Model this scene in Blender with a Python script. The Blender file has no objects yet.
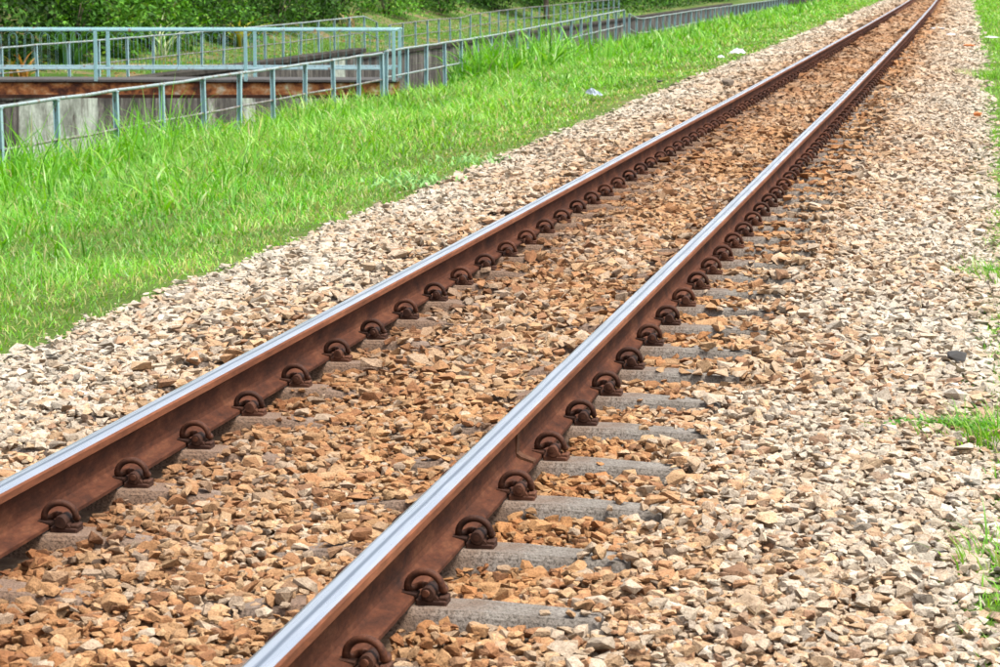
import bpy, bmesh, math, random
import numpy as np
from mathutils import Vector, Matrix

rng = np.random.default_rng(7)
random.seed(7)
SC = bpy.context.scene
COL = SC.collection

# ------------------------------------------------------------------ camera, sky, sun, exposure
CX, CZ, YAW, PIT = 1.7916, 1.4121, 0.17566, 0.13534
cam_d = bpy.data.cameras.new('camera')
cam = bpy.data.objects.new('camera', cam_d)
COL.objects.link(cam)
cam.location = (CX, 0.0, CZ)
cam.rotation_euler = (math.pi / 2 - PIT, 0.0, YAW)
cam_d.sensor_width = 36.0
cam_d.lens = 36.0 * 2681.7 / 1000.0
cam_d.clip_start = 0.1
cam_d.clip_end = 4000.0
cam_d.dof.use_dof = True
cam_d.dof.focus_distance = 9.5
cam_d.dof.aperture_fstop = 18.0
SC.camera = cam

SUN_EL, SUN_AZ = math.radians(66.0), math.radians(112.0)      # azimuth measured from +Y towards +X
world = bpy.data.worlds.new('World')
SC.world = world
world.use_nodes = True
wn = world.node_tree
wn.nodes.clear()
w_out = wn.nodes.new('ShaderNodeOutputWorld')
w_bg = wn.nodes.new('ShaderNodeBackground')
w_sky = wn.nodes.new('ShaderNodeTexSky')
w_sky.sky_type = 'NISHITA'
w_sky.sun_disc = False
w_sky.sun_elevation = SUN_EL
w_sky.sun_rotation = SUN_AZ
w_sky.air_density = 1.0
w_sky.dust_density = 4.0
w_sky.ozone_density = 0.6
w_bg.inputs['Strength'].default_value = 0.12
w_hs = wn.nodes.new('ShaderNodeHueSaturation')          # thin bright overcast: a whiter sky
w_hs.inputs['Saturation'].default_value = 0.45
wn.links.new(w_sky.outputs[0], w_hs.inputs['Color'])
wn.links.new(w_hs.outputs[0], w_bg.inputs['Color'])
wn.links.new(w_bg.outputs[0], w_out.inputs['Surface'])

sun_d = bpy.data.lights.new('sun', 'SUN')
sun = bpy.data.objects.new('sun', sun_d)
COL.objects.link(sun)
sun_d.energy = 2.2
sun_d.angle = math.radians(14.0)
sun_d.color = (1.0, 0.95, 0.87)
sv = Vector((math.sin(SUN_AZ) * math.cos(SUN_EL), math.cos(SUN_AZ) * math.cos(SUN_EL), math.sin(SUN_EL)))
sun.rotation_euler = sv.to_track_quat('Z', 'Y').to_euler()
sun.location = sv * 50

SC.view_settings.view_transform = 'Standard'
SC.view_settings.look = 'None'
SC.view_settings.exposure = 1.22
SC.view_settings.gamma = 1.0

# ------------------------------------------------------------------ helpers
def curve(y):
    """sideways drift of the track (a very wide left-hand bend)"""
    return -2.916e-5 * np.maximum(np.asarray(y, float) + 13.1, 0.0) ** 2


def link(o, parent=None):
    COL.objects.link(o)
    if parent is not None:
        o.parent = parent
    return o


def tag(o, label=None, cat=None, group=None, kind=None):
    if label: o['label'] = label
    if cat: o['category'] = cat
    if group: o['group'] = group
    if kind: o['kind'] = kind
    return o


def empty(name, loc=(0, 0, 0), rz=0.0, parent=None):
    o = bpy.data.objects.new(name, None)
    o.empty_display_size = 0.1
    o.location = loc
    o.rotation_euler = (0, 0, rz)
    return link(o, parent)


def np_mesh(name, verts, faces, mat, flat=True, attrs=None):
    """faces: (n,3) or (n,4) int array, or list of such arrays"""
    if not isinstance(faces, (list, tuple)):
        faces = [faces]
    me = bpy.data.meshes.new(name)
    verts = np.ascontiguousarray(verts, dtype=np.float32)
    me.vertices.add(len(verts))
    me.vertices.foreach_set('co', verts.ravel())
    nl = sum(f.size for f in faces)
    nf = sum(len(f) for f in faces)
    me.loops.add(nl)
    me.loops.foreach_set('vertex_index', np.concatenate([f.ravel() for f in faces]).astype(np.int32))
    me.polygons.add(nf)
    tot = np.concatenate([np.full(len(f), f.shape[1], np.int32) for f in faces])
    me.polygons.foreach_set('loop_start', np.concatenate([[0], np.cumsum(tot)[:-1]]).astype(np.int32))
    me.update(calc_edges=True)
    if attrs:
        for k, a in attrs.items():
            at = me.attributes.new(k, 'FLOAT_COLOR', 'POINT')
            c4 = np.ones((len(verts), 4), np.float32)
            c4[:, :3] = a
            at.data.foreach_set('color', c4.ravel())
    if flat:
        me.shade_flat()
    else:
        me.shade_smooth()
    if mat is not None:
        for m in (mat if isinstance(mat, (list, tuple)) else [mat]):
            me.materials.append(m)
    return me


class MB:
    """collects simple shapes, builds one mesh"""
    def __init__(self):
        self.v, self.f, self.s, self.mi = [], [], [], []

    def add(self, vs, fs, smooth=False, mi=0):
        b = len(self.v)
        self.v += [tuple(map(float, p)) for p in vs]
        for q in fs:
            self.f.append(tuple(b + i for i in q)); self.s.append(smooth); self.mi.append(mi)
        return self

    def box(self, x0, x1, y0, y1, z0, z1, bev=0.0, mi=0):
        if bev <= 0:
            vs = [(x, y, z) for z in (z0, z1) for y in (y0, y1) for x in (x0, x1)]
            fs = [(0, 2, 3, 1), (4, 5, 7, 6), (0, 1, 5, 4), (2, 6, 7, 3), (0, 4, 6, 2), (1, 3, 7, 5)]
            return self.add(vs, fs, mi=mi)
        bm = bmesh.new()
        bmesh.ops.create_cube(bm, size=1.0)
        for v in bm.verts:
            v.co = ((x0 + x1) / 2 + v.co.x * (x1 - x0), (y0 + y1) / 2 + v.co.y * (y1 - y0), (z0 + z1) / 2 + v.co.z * (z1 - z0))
        bmesh.ops.bevel(bm, geom=list(bm.edges), offset=bev, segments=1, affect='EDGES')
        self.from_bm(bm, mi=mi)
        return self

    def from_bm(self, bm, smooth=False, mi=0):
        bm.verts.index_update()
        self.add([v.co for v in bm.verts], [[v.index for v in f.verts] for f in bm.faces], smooth, mi)
        bm.free()

    def tube(self, pts, r, n=8, cap=True, smooth=True, mi=0):
        pts = [Vector(p) for p in pts]
        rs = r if isinstance(r, (list, tuple)) else [r] * len(pts)
        rings = []
        ref = None
        for i, p in enumerate(pts):
            a = pts[max(i - 1, 0)]; b = pts[min(i + 1, len(pts) - 1)]
            t = (b - a).normalized()
            if ref is None:
                ref = t.orthogonal().normalized()
            ref = (ref - t * ref.dot(t))
            if ref.length < 1e-5:
                ref = t.orthogonal()
            ref.normalize()
            bn = t.cross(ref)
            rings.append([p + (ref * math.cos(2 * math.pi * k / n) + bn * math.sin(2 * math.pi * k / n)) * rs[i] for k in range(n)])
        vs = [v for ring in rings for v in ring]
        fs = []
        for i in range(len(rings) - 1):
            for k in range(n):
                fs.append((i * n + k, i * n + (k + 1) % n, (i + 1) * n + (k + 1) % n, (i + 1) * n + k))
        b0 = len(self.v)
        self.add(vs, fs, smooth, mi)
        if cap:
            self.f.append(tuple(b0 + k for k in reversed(range(n)))); self.s.append(False); self.mi.append(mi)
            e = b0 + (len(rings) - 1) * n
            self.f.append(tuple(e + k for k in range(n))); self.s.append(False); self.mi.append(mi)
        return self

    def mesh(self, name, mats):
        me = bpy.data.meshes.new(name)
        me.from_pydata(self.v, [], self.f)
        me.polygons.foreach_set('use_smooth', self.s)
        me.polygons.foreach_set('material_index', self.mi)
        for m in (mats if isinstance(mats, (list, tuple)) else [mats]):
            me.materials.append(m)
        me.update()
        return me

    def build(self, name, mats, parent=None, loc=(0, 0, 0)):
        o = bpy.data.objects.new(name, self.mesh(name, mats))
        o.location = loc
        return link(o, parent)


def mesh_obj(name, me, parent=None, loc=(0, 0, 0), rz=0.0):
    o = bpy.data.objects.new(name, me)
    o.location = loc
    o.rotation_euler = (0, 0, rz)
    return link(o, parent)


# ------------------------------------------------------------------ materials
def new_mat(name):
    m = bpy.data.materials.new(name)
    m.use_nodes = True
    nt = m.node_tree
    nt.nodes.clear()
    out = nt.nodes.new('ShaderNodeOutputMaterial')
    p = nt.nodes.new('ShaderNodeBsdfPrincipled')
    nt.links.new(p.outputs[0], out.inputs['Surface'])
    return m, nt, p, out


def nd(nt, t, **kw):
    n = nt.nodes.new(t)
    for k, v in kw.items():
        if k.startswith('_'):
            setattr(n, k[1:], v)
        else:
            n.inputs[k].default_value = v
    return n


def coords(nt, scale=(1, 1, 1), kind='Object'):
    tc = nt.nodes.new('ShaderNodeTexCoord')
    mp = nt.nodes.new('ShaderNodeMapping')
    mp.inputs['Scale'].default_value = scale
    nt.links.new(tc.outputs[kind], mp.inputs['Vector'])
    return mp.outputs[0]


def noise(nt, vec, scale, detail=4.0, rough=0.55, dist=0.0):
    n = nd(nt, 'ShaderNodeTexNoise', Scale=scale, Detail=detail, Roughness=rough, Distortion=dist)
    nt.links.new(vec, n.inputs['Vector'])
    return n.outputs['Fac']


def ramp(nt, fac, stops):
    r = nt.nodes.new('ShaderNodeValToRGB')
    el = r.color_ramp.elements
    while len(el) > 1:
        el.remove(el[-1])
    for i, (p, c) in enumerate(stops):
        e = el[0] if i == 0 else el.new(p)
        e.position = p
        e.color = (c[0], c[1], c[2], 1.0)
    nt.links.new(fac, r.inputs[0])
    return r.outputs[0]


def mix(nt, fac, a, b, mode='MIX'):
    m = nt.nodes.new('ShaderNodeMix')
    m.data_type = 'RGBA'
    m.blend_type = mode
    for sock, v in ((0, fac), (6, a), (7, b)):
        if isinstance(v, (int, float)):
            m.inputs[sock].default_value = v
        elif isinstance(v, tuple):
            m.inputs[sock].default_value = (v[0], v[1], v[2], 1.0)
        else:
            nt.links.new(v, m.inputs[sock])
    return m.outputs[2]


def bump(nt, p, h, strength=0.4, dist=0.01):
    b = nd(nt, 'ShaderNodeBump', Strength=strength, Distance=dist)
    nt.links.new(h, b.inputs['Height'])
    nt.links.new(b.outputs[0], p.inputs['Normal'])


def stone_material(name, from_object):
    m, nt, p, out = new_mat(name)
    if from_object:
        oi = nt.nodes.new('ShaderNodeObjectInfo')
        base = oi.outputs['Color']
    else:
        at = nt.nodes.new('ShaderNodeAttribute')
        at.attribute_name = 'tint'
        base = at.outputs['Color']
    geo = nt.nodes.new('ShaderNodeNewGeometry')
    n1 = noise(nt, geo.outputs['Position'], 52.0, 5.0, 0.68)
    n2 = noise(nt, geo.outputs['Position'], 190.0, 3.0, 0.7)
    v = ramp(nt, n1, [(0.25, (0.66, 0.61, 0.55)), (0.48, (1.0, 0.98, 0.95)), (0.72, (1.25, 1.26, 1.27))])
    c = mix(nt, 1.0, base, v, 'MULTIPLY')
    v2 = ramp(nt, n2, [(0.34, (0.60, 0.57, 0.54)), (0.48, (1.0, 1.0, 1.0)), (0.66, (1.18, 1.18, 1.18))])
    c = mix(nt, 1.0, c, v2, 'MULTIPLY')
    nt.links.new(c, p.inputs['Base Color'])
    p.inputs['Roughness'].default_value = 0.88
    p.inputs['Specular IOR Level'].default_value = 0.25
    ad = nt.nodes.new('ShaderNodeMath'); ad.operation = 'ADD'
    nt.links.new(n1, ad.inputs[0]); nt.links.new(n2, ad.inputs[1])
    bump(nt, p, ad.outputs[0], 0.6, 0.008)
    return m


M_STONE = stone_material('ballast_stone', False)
M_STONE_ONE = stone_material('ballast_stone_single', True)


def soil_material():
    m, nt, p, out = new_mat('ballast_soil')
    v = coords(nt)
    n1 = noise(nt, v, 30.0, 6.0, 0.7)
    c = ramp(nt, n1, [(0.3, (0.10, 0.055, 0.03)), (0.55, (0.20, 0.12, 0.065)), (0.75, (0.33, 0.25, 0.18))])
    nt.links.new(c, p.inputs['Base Color'])
    p.inputs['Roughness'].default_value = 0.95
    bump(nt, p, n1, 0.8, 0.02)
    return m


M_SOIL = soil_material()


def rust_material(name, dark, mid, light, scale=14.0, stretch=(1, 0.25, 1), rough=0.75):
    m, nt, p, out = new_mat(name)
    v = coords(nt, stretch)
    n1 = noise(nt, v, scale, 6.0, 0.65, 0.4)
    n2 = noise(nt, v, scale * 9, 3.0, 0.7)
    c = ramp(nt, n1, [(0.3, dark), (0.52, mid), (0.74, light)])
    s = ramp(nt, n2, [(0.35, (0.75, 0.75, 0.75)), (0.65, (1.15, 1.12, 1.1))])
    c = mix(nt, 1.0, c, s, 'MULTIPLY')
    oi = nt.nodes.new('ShaderNodeObjectInfo')
    c = mix(nt, 1.0, c, ramp(nt, oi.outputs['Random'], [(0.0, (0.55, 0.55, 0.58)), (0.5, (0.9, 0.9, 0.9)), (1.0, (1.35, 1.25, 1.15))]) if name.startswith(('clip', 'shoulder')) else (1.0, 1.0, 1.0), 'MULTIPLY')
    nt.links.new(c, p.inputs['Base Color'])
    p.inputs['Roughness'].default_value = rough
    p.inputs['Specular IOR Level'].default_value = 0.18
    bump(nt, p, n2, 0.35, 0.002)
    return m


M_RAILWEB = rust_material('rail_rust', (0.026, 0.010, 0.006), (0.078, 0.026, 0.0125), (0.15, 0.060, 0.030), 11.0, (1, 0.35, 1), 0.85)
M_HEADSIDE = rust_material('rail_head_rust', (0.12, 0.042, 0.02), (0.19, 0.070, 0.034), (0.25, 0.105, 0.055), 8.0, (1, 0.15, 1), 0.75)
M_CLIP = rust_material('clip_rust', (0.028, 0.012, 0.008), (0.070, 0.027, 0.015), (0.14, 0.060, 0.033), 22.0, (1, 1, 1), 0.65)
M_CLIPDK = rust_material('shoulder_rust', (0.028, 0.012, 0.008), (0.060, 0.025, 0.015), (0.12, 0.054, 0.032), 22.0, (1, 1, 1), 0.72)


def rail_top_material():
    m, nt, p, out = new_mat('polished_rail')
    v = coords(nt, (1, 0.02, 1))
    n1 = noise(nt, v, 220.0, 4.0, 0.6)
    v2 = coords(nt, (1, 0.04, 1))
    n2 = noise(nt, v2, 60.0, 3.0, 0.6)
    c = ramp(nt, n1, [(0.3, (0.89, 0.91, 0.94)), (0.7, (0.94, 0.955, 0.98))])
    c = mix(nt, 0.06, c, ramp(nt, n2, [(0.35, (0.3, 0.3, 0.32)), (0.6, (0.9, 0.9, 0.9))]), 'MULTIPLY')
    # darker, rougher contact line along the middle of the running surface (worn, pitted)
    at = nt.nodes.new('ShaderNodeAttribute'); at.attribute_name = 'across'
    ad = nt.nodes.new('ShaderNodeMath'); ad.operation = 'MULTIPLY_ADD'
    ad.inputs[1].default_value = 0.10; nt.links.new(n2, ad.inputs[0]); nt.links.new(at.outputs['Fac'], ad.inputs[2])
    band = ramp(nt, ad.outputs[0], [(0.50, (0, 0, 0)), (0.56, (1, 1, 1)), (0.60, (1, 1, 1)), (0.66, (0, 0, 0))])
    c = mix(nt, band, c, (0.34, 0.38, 0.44))
    nt.links.new(c, p.inputs['Base Color'])
    p.inputs['Metallic'].default_value = 1.0
    r = ramp(nt, n2, [(0.3, (0.20, 0.20, 0.20)), (0.7, (0.38, 0.38, 0.38))])
    nt.links.new(r, p.inputs['Roughness'])
    return m


M_RAILTOP = rail_top_material()


def concrete_sleeper():
    m, nt, p, out = new_mat('sleeper_concrete')
    v = coords(nt)
    n1 = noise(nt, v, 9.0, 5.0, 0.65)
    n2 = noise(nt, v, 160.0, 3.0, 0.75)
    c = ramp(nt, n1, [(0.3, (0.085, 0.07, 0.055)), (0.52, (0.16, 0.145, 0.125)), (0.72, (0.25, 0.235, 0.21))])
    s = ramp(nt, n2, [(0.36, (0.35, 0.33, 0.3)), (0.5, (1, 1, 1)), (0.66, (1.5, 1.5, 1.5))])
    c = mix(nt, 1.0, c, s, 'MULTIPLY')
    # rust and brake dust washed off the rails over the seats; the middle is dusted brown
    tc = nt.nodes.new('ShaderNodeTexCoord')
    sp = nt.nodes.new('ShaderNodeSeparateXYZ'); nt.links.new(tc.outputs['Object'], sp.inputs[0])
    ma = nt.nodes.new('ShaderNodeMath'); ma.operation = 'MULTIPLY_ADD'; ma.inputs[1].default_value = 0.30
    nt.links.new(n1, ma.inputs[0]); nt.links.new(sp.outputs[0], ma.inputs[2])
    mr = nt.nodes.new('ShaderNodeMapRange'); mr.inputs['From Min'].default_value = -0.9; mr.inputs['From Max'].default_value = 1.15
    nt.links.new(ma.outputs[0], mr.inputs['Value'])
    st = ramp(nt, mr.outputs[0], [(0.0, (0.1, 0.1, 0.1)), (0.20, (0.75, 0.75, 0.75)), (0.38, (0.6, 0.6, 0.6)), (0.50, (0.35, 0.35, 0.35)), (0.62, (0.4, 0.4, 0.4)), (0.70, (0.8, 0.8, 0.8)), (0.82, (0.45, 0.45, 0.45)), (0.90, (0.06, 0.06, 0.06))])
    c = mix(nt, st, c, mix(nt, 1.0, s, (0.17, 0.085, 0.042), 'MULTIPLY'))
    nt.links.new(c, p.inputs['Base Color'])
    p.inputs['Roughness'].default_value = 0.9
    bump(nt, p, n2, 0.6, 0.005)
    return m


M_SLEEPER = concrete_sleeper()


def paint_material(name, col, worn, amount=0.62, scale=9.0):
    m, nt, p, out = new_mat(name)
    v = coords(nt, (1, 1, 0.5))
    n1 = noise(nt, v, scale, 6.0, 0.7)
    n2 = noise(nt, v, scale * 6, 3.0, 0.7)
    c = mix(nt, 0.35, col, ramp(nt, n2, [(0.3, (0.5, 0.5, 0.5)), (0.7, (1.2, 1.2, 1.2))]), 'MULTIPLY')
    f = ramp(nt, n1, [(amount - 0.03, (0, 0, 0)), (amount + 0.03, (1, 1, 1))])
    c = mix(nt, f, c, worn)
    nt.links.new(c, p.inputs['Base Color'])
    p.inputs['Roughness'].default_value = 0.5
    return m


M_TEAL = paint_material('teal_paint', (0.34, 0.51, 0.565), (0.20, 0.13, 0.09), 0.61)
M_TEAL_PALE = paint_material('pale_teal_paint', (0.25, 0.45, 0.47), (0.26, 0.18, 0.13), 0.62)
M_PIPE = paint_material('weathered_pipe_paint', (0.29, 0.36, 0.365), (0.22, 0.19, 0.16), 0.55)
M_PIPE_DK = paint_material('grimy_pipe_paint', (0.24, 0.25, 0.24), (0.13, 0.10, 0.08), 0.5)


def girder_material():
    m, nt, p, out = new_mat('rusty_girder')
    v = coords(nt, (0.7, 1, 1.0))
    n1 = noise(nt, v, 3.6, 7.0, 0.66, 0.0)
    n2 = noise(nt, v, 14.0, 4.0, 0.7)
    c = ramp(nt, n1, [(0.34, (0.04, 0.014, 0.009)), (0.43, (0.17, 0.05, 0.02)), (0.51, (0.48, 0.17, 0.05)), (0.57, (0.58, 0.30, 0.13)), (0.64, (0.78, 0.66, 0.48))])
    s = ramp(nt, n2, [(0.3, (0.6, 0.6, 0.6)), (0.7, (1.2, 1.2, 1.2))])
    c = mix(nt, 1.0, c, s, 'MULTIPLY')
    nt.links.new(c, p.inputs['Base Color'])
    p.inputs['Roughness'].default_value = 0.85
    return m


M_GIRDER = girder_material()
M_FLANGE = rust_material('dark_flange_rust', (0.02, 0.011, 0.008), (0.05, 0.022, 0.014), (0.11, 0.045, 0.025), 3.0, (1, 1, 1), 0.85)


def wall_material():
    m, nt, p, out = new_mat('stained_concrete')
    v = coords(nt, (1, 1, 0.22))
    n1 = noise(nt, v, 2.6, 8.0, 0.70, 0.8)           # long runs of dirt down the face
    v2 = coords(nt, (1, 0.35, 0.12))
    n2 = noise(nt, v2, 0.6, 3.0, 0.6)                  # big clean patches
    v3 = coords(nt)
    n3 = noise(nt, v3, 7.0, 5.0, 0.7)
    dirty = ramp(nt, n1, [(0.38, (0.018, 0.016, 0.013)), (0.47, (0.06, 0.054, 0.046)), (0.55, (0.125, 0.115, 0.10)), (0.66, (0.27, 0.265, 0.24))])
    clean = ramp(nt, n1, [(0.36, (0.12, 0.10, 0.08)), (0.46, (0.36, 0.41, 0.35)), (0.7, (0.46, 0.52, 0.45))])
    at = nt.nodes.new('ShaderNodeAttribute'); at.attribute_name = 'tint'
    sep = nt.nodes.new('ShaderNodeSeparateColor'); nt.links.new(at.outputs['Color'], sep.inputs[0])
    ad = nt.nodes.new('ShaderNodeMath'); ad.operation = 'MULTIPLY_ADD'
    ad.inputs[1].default_value = 0.9
    nt.links.new(n2, ad.inputs[0]); nt.links.new(sep.outputs[0], ad.inputs[2])
    ad2 = nt.nodes.new('ShaderNodeMath'); ad2.operation = 'MULTIPLY_ADD'
    ad2.inputs[1].default_value = 0.5
    nt.links.new(n1, ad2.inputs[0]); nt.links.new(ad.outputs[0], ad2.inputs[2])
    f = ramp(nt, ad2.outputs[0], [(0.93, (0, 0, 0)), (0.99, (1, 1, 1))])
    c = mix(nt, f, dirty, clean)
    n4 = noise(nt, v3, 1.1, 6.0, 0.7)
    g = mix(nt, 1.0, ramp(nt, n3, [(0.3, (0.6, 0.6, 0.58)), (0.7, (1.2, 1.2, 1.17))]), ramp(nt, n4, [(0.35, (0.45, 0.44, 0.42)), (0.6, (1.2, 1.2, 1.2))]), 'MULTIPLY')
    c = mix(nt, 1.0, c, g, 'MULTIPLY')
    nt.links.new(c, p.inputs['Base Color'])
    p.inputs['Roughness'].default_value = 0.92
    bump(nt, p, n3, 0.3, 0.02)
    return m


M_WALL = wall_material()


def ground_material(name, stops, scale=0.6, fine=18.0):
    m, nt, p, out = new_mat(name)
    v = coords(nt)
    n1 = noise(nt, v, scale, 6.0, 0.7)
    n2 = noise(nt, v, fine, 4.0, 0.75)
    c = ramp(nt, n1, stops)
    s = ramp(nt, n2, [(0.3, (0.6, 0.6, 0.6)), (0.7, (1.3, 1.3, 1.3))])
    c = mix(nt, 1.0, c, s, 'MULTIPLY')
    nt.links.new(c, p.inputs['Base Color'])
    p.inputs['Roughness'].default_value = 1.0
    p.inputs['Specular IOR Level'].default_value = 0.05
    bump(nt, p, n2, 0.7, 0.04)
    return m


M_GROUND = ground_material('verge_soil', [(0.3, (0.06, 0.09, 0.02)), (0.5, (0.09, 0.15, 0.03)), (0.7, (0.17, 0.17, 0.06))])
M_BANK = ground_material('bank_soil', [(0.36, (0.05, 0.10, 0.02)), (0.50, (0.08, 0.14, 0.03)), (0.58, (0.16, 0.14, 0.07)), (0.68, (0.24, 0.17, 0.10)), (0.78, (0.18, 0.08, 0.04))], 0.55, 9.0)
M_COPING = ground_material('grimy_coping', [(0.3, (0.03, 0.027, 0.022)), (0.55, (0.065, 0.06, 0.052)), (0.75, (0.13, 0.125, 0.11))], 2.5, 12.0)
M_CANAL = ground_material('canal_silt', [(0.3, (0.05, 0.045, 0.03)), (0.7, (0.12, 0.11, 0.08))])
M_LITTER = ground_material('forest_litter', [(0.3, (0.03, 0.035, 0.012)), (0.6, (0.07, 0.06, 0.03))], 0.8, 6.0)


def leaf_material(name, transl=0.35, rough=0.45, spec=0.4):
    m, nt, p, out = new_mat(name)
    at = nt.nodes.new('ShaderNodeAttribute'); at.attribute_name = 'tint'
    nt.links.new(at.outputs['Color'], p.inputs['Base Color'])
    p.inputs['Roughness'].default_value = rough
    p.inputs['Specular IOR Level'].default_value = spec
    tr = nt.nodes.new('ShaderNodeBsdfTranslucent')
    hs = nd(nt, 'ShaderNodeHueSaturation', Hue=0.49, Saturation=1.1, Value=1.25)
    nt.links.new(at.outputs['Color'], hs.inputs['Color'])
    nt.links.new(hs.outputs[0], tr.inputs['Color'])
    mx = nd(nt, 'ShaderNodeMixShader', Fac=transl)
    nt.links.new(p.outputs[0], mx.inputs[1]); nt.links.new(tr.outputs[0], mx.inputs[2])
    nt.links.new(mx.outputs[0], out.inputs['Surface'])
    return m


M_GRASS = leaf_material('grass_blade', 0.4, 0.4, 0.45)
M_LEAF = leaf_material('leaf', 0.25, 0.6, 0.2)


def bark_material():
    m, nt, p, out = new_mat('bark')
    v = coords(nt, (1, 1, 0.3))
    n1 = noise(nt, v, 9.0, 6.0, 0.7)
    c = ramp(nt, n1, [(0.3, (0.05, 0.035, 0.025)), (0.6, (0.15, 0.11, 0.08)), (0.8, (0.26, 0.22, 0.17))])
    nt.links.new(c, p.inputs['Base Color'])
    p.inputs['Roughness'].default_value = 0.9
    bump(nt, p, n1, 0.6, 0.03)
    return m


M_BARK = bark_material()


def plain(name, col, rough=0.6, scale=20.0, var=0.3):
    m, nt, p, out = new_mat(name)
    n1 = noise(nt, coords(nt), scale, 4.0, 0.65)
    c = mix(nt, var, col, ramp(nt, n1, [(0.3, (0.4, 0.4, 0.4)), (0.7, (1.2, 1.2, 1.2))]), 'MULTIPLY')
    nt.links.new(c, p.inputs['Base Color'])
    p.inputs['Roughness'].default_value = rough
    bump(nt, p, n1, 0.3, 0.01)
    return m


M_WHITE = plain('white_litter', (0.55, 0.57, 0.60), 0.5)
M_GREYSHEET = plain('grey_plastic', (0.38, 0.44, 0.50), 0.35)
M_BRICK = plain('brick_fragment', (0.55, 0.17, 0.05), 0.9, 60.0)
M_DARK = plain('dark_clod', (0.045, 0.042, 0.04), 0.9, 40.0)
M_LUMP = plain('grey_brown_rock', (0.15, 0.115, 0.085), 0.9, 30.0, 0.6)

# ------------------------------------------------------------------ terrain
# heights across the line (x measured from the track's centre line)
BED_X = np.array([-2.6, -2.05, -1.75, -1.2, -0.85, -0.62, -0.5, 0.0, 0.5, 0.62, 1.0, 1.2, 1.6, 1.9, 2.5])
BED_Z = np.array([-0.30, -0.135, -0.075, -0.006, -0.006, -0.018, -0.022, -0.004, -0.022, -0.024, -0.018, -0.014, -0.04, -0.08, -0.16])


def bed_z(x):
    return np.interp(x, BED_X, BED_Z)


VX = np.array([-8.5, -7.0, -5.0, -3.0, -2.1, -1.6])
VZ = np.array([-0.97, -0.76, -0.44, -0.22, -0.13, -0.11])


def hump(x, y):
    return 0.05 * np.sin(x * 1.3 + y * 0.35) * np.sin(y * 0.6 + 1.2) + 0.03 * np.sin(x * 2.7 + 0.4 + y * 0.9)


def verge_z(x, y):
    w = np.clip((-1.9 - x) / 1.5, 0, 1)
    return np.interp(x, VX, VZ) + hump(x, y) * w


def grid_mesh(name, xs, ys, zf, mat, parent=None):
    X, Y = np.meshgrid(xs, ys)
    Z = zf(X, Y)
    nx, ny = len(xs), len(ys)
    v = np.stack([X, Y, Z], -1).reshape(-1, 3)
    i = np.arange((ny - 1) * nx).reshape(ny - 1, nx)[:, :-1].ravel()
    f = np.stack([i, i + 1, i + nx + 1, i + nx], -1)
    me = np_mesh(name, v, f, mat, flat=False)
    return mesh_obj(name, me, parent)


YS = np.concatenate([np.arange(-30, 60, 1.0), np.arange(60, 160, 2.0), np.array([170, 200, 260, 340, 500, 800, 1500.0])])
o = grid_mesh('grass_verge', np.concatenate([np.arange(-8.5, -1.5, 0.25)]), YS,
              lambda x, y: verge_z(x, y), M_GROUND)
tag(o, kind='structure')


def right_z(x, y):
    return np.interp(x, [1.3, 1.9, 2.6, 6, 30, 400, 1500], [-0.12, -0.085, -0.10, -0.25, -0.6, 1.0, 4.0]) - 0.0 + hump(x, y) * np.clip((x - 1.9) / 3, 0, 1)


o = grid_mesh('ground', np.concatenate([np.arange(1.3, 4, 0.25), np.array([5, 7, 10, 15, 25, 50, 120, 400, 1500.0])]), YS, right_z, M_GROUND)
tag(o, kind='structure')


def bank_z(x, y):
    return np.interp(-x, [16.3, 17.8, 19.5, 22, 26, 32, 45, 80, 300, 1500], [-1.22, -1.22, -1.15, -0.95, 0.35, 2.4, 6.0, 12, 20, 30]) \
        - 0.18 * np.clip((y - 78) / 10, 0, 1) + 0.5 * hump(x * 0.6, y * 0.6) * np.clip((-x - 17.0) / 2, 0, 1)


o = grid_mesh('far_bank', -np.array([1500, 300, 80, 45, 32, 29, 26, 24, 23, 22, 21, 20.2, 19.5, 18.8, 18.2, 17.8, 17.2, 16.7, 16.3]), YS, bank_z, M_BANK)
tag(o, kind='structure')
o = grid_mesh('canal_bed', np.array([-16.1, -14, -12, -10, -8.6]), YS, lambda x, y: -3.5 + 0.0 * x + 0.5 * hump(x, y), M_CANAL)
tag(o, kind='structure')
bed_xs = np.concatenate([np.arange(-2.6, 2.55, 0.1)])
YB = np.concatenate([np.arange(2, 60, 0.5), np.arange(60, 260, 3.0)])
bed = grid_mesh('ballast_bed', bed_xs, YB, lambda x, y: bed_z(x) - 0.03, M_SOIL)
me = bed.data
co = np.empty(len(me.vertices) * 3, np.float32); me.vertices.foreach_get('co', co)
co = co.reshape(-1, 3); co[:, 0] += curve(co[:, 1]); me.vertices.foreach_set('co', co.ravel()); me.update()
tag(bed, kind='structure')


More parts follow.
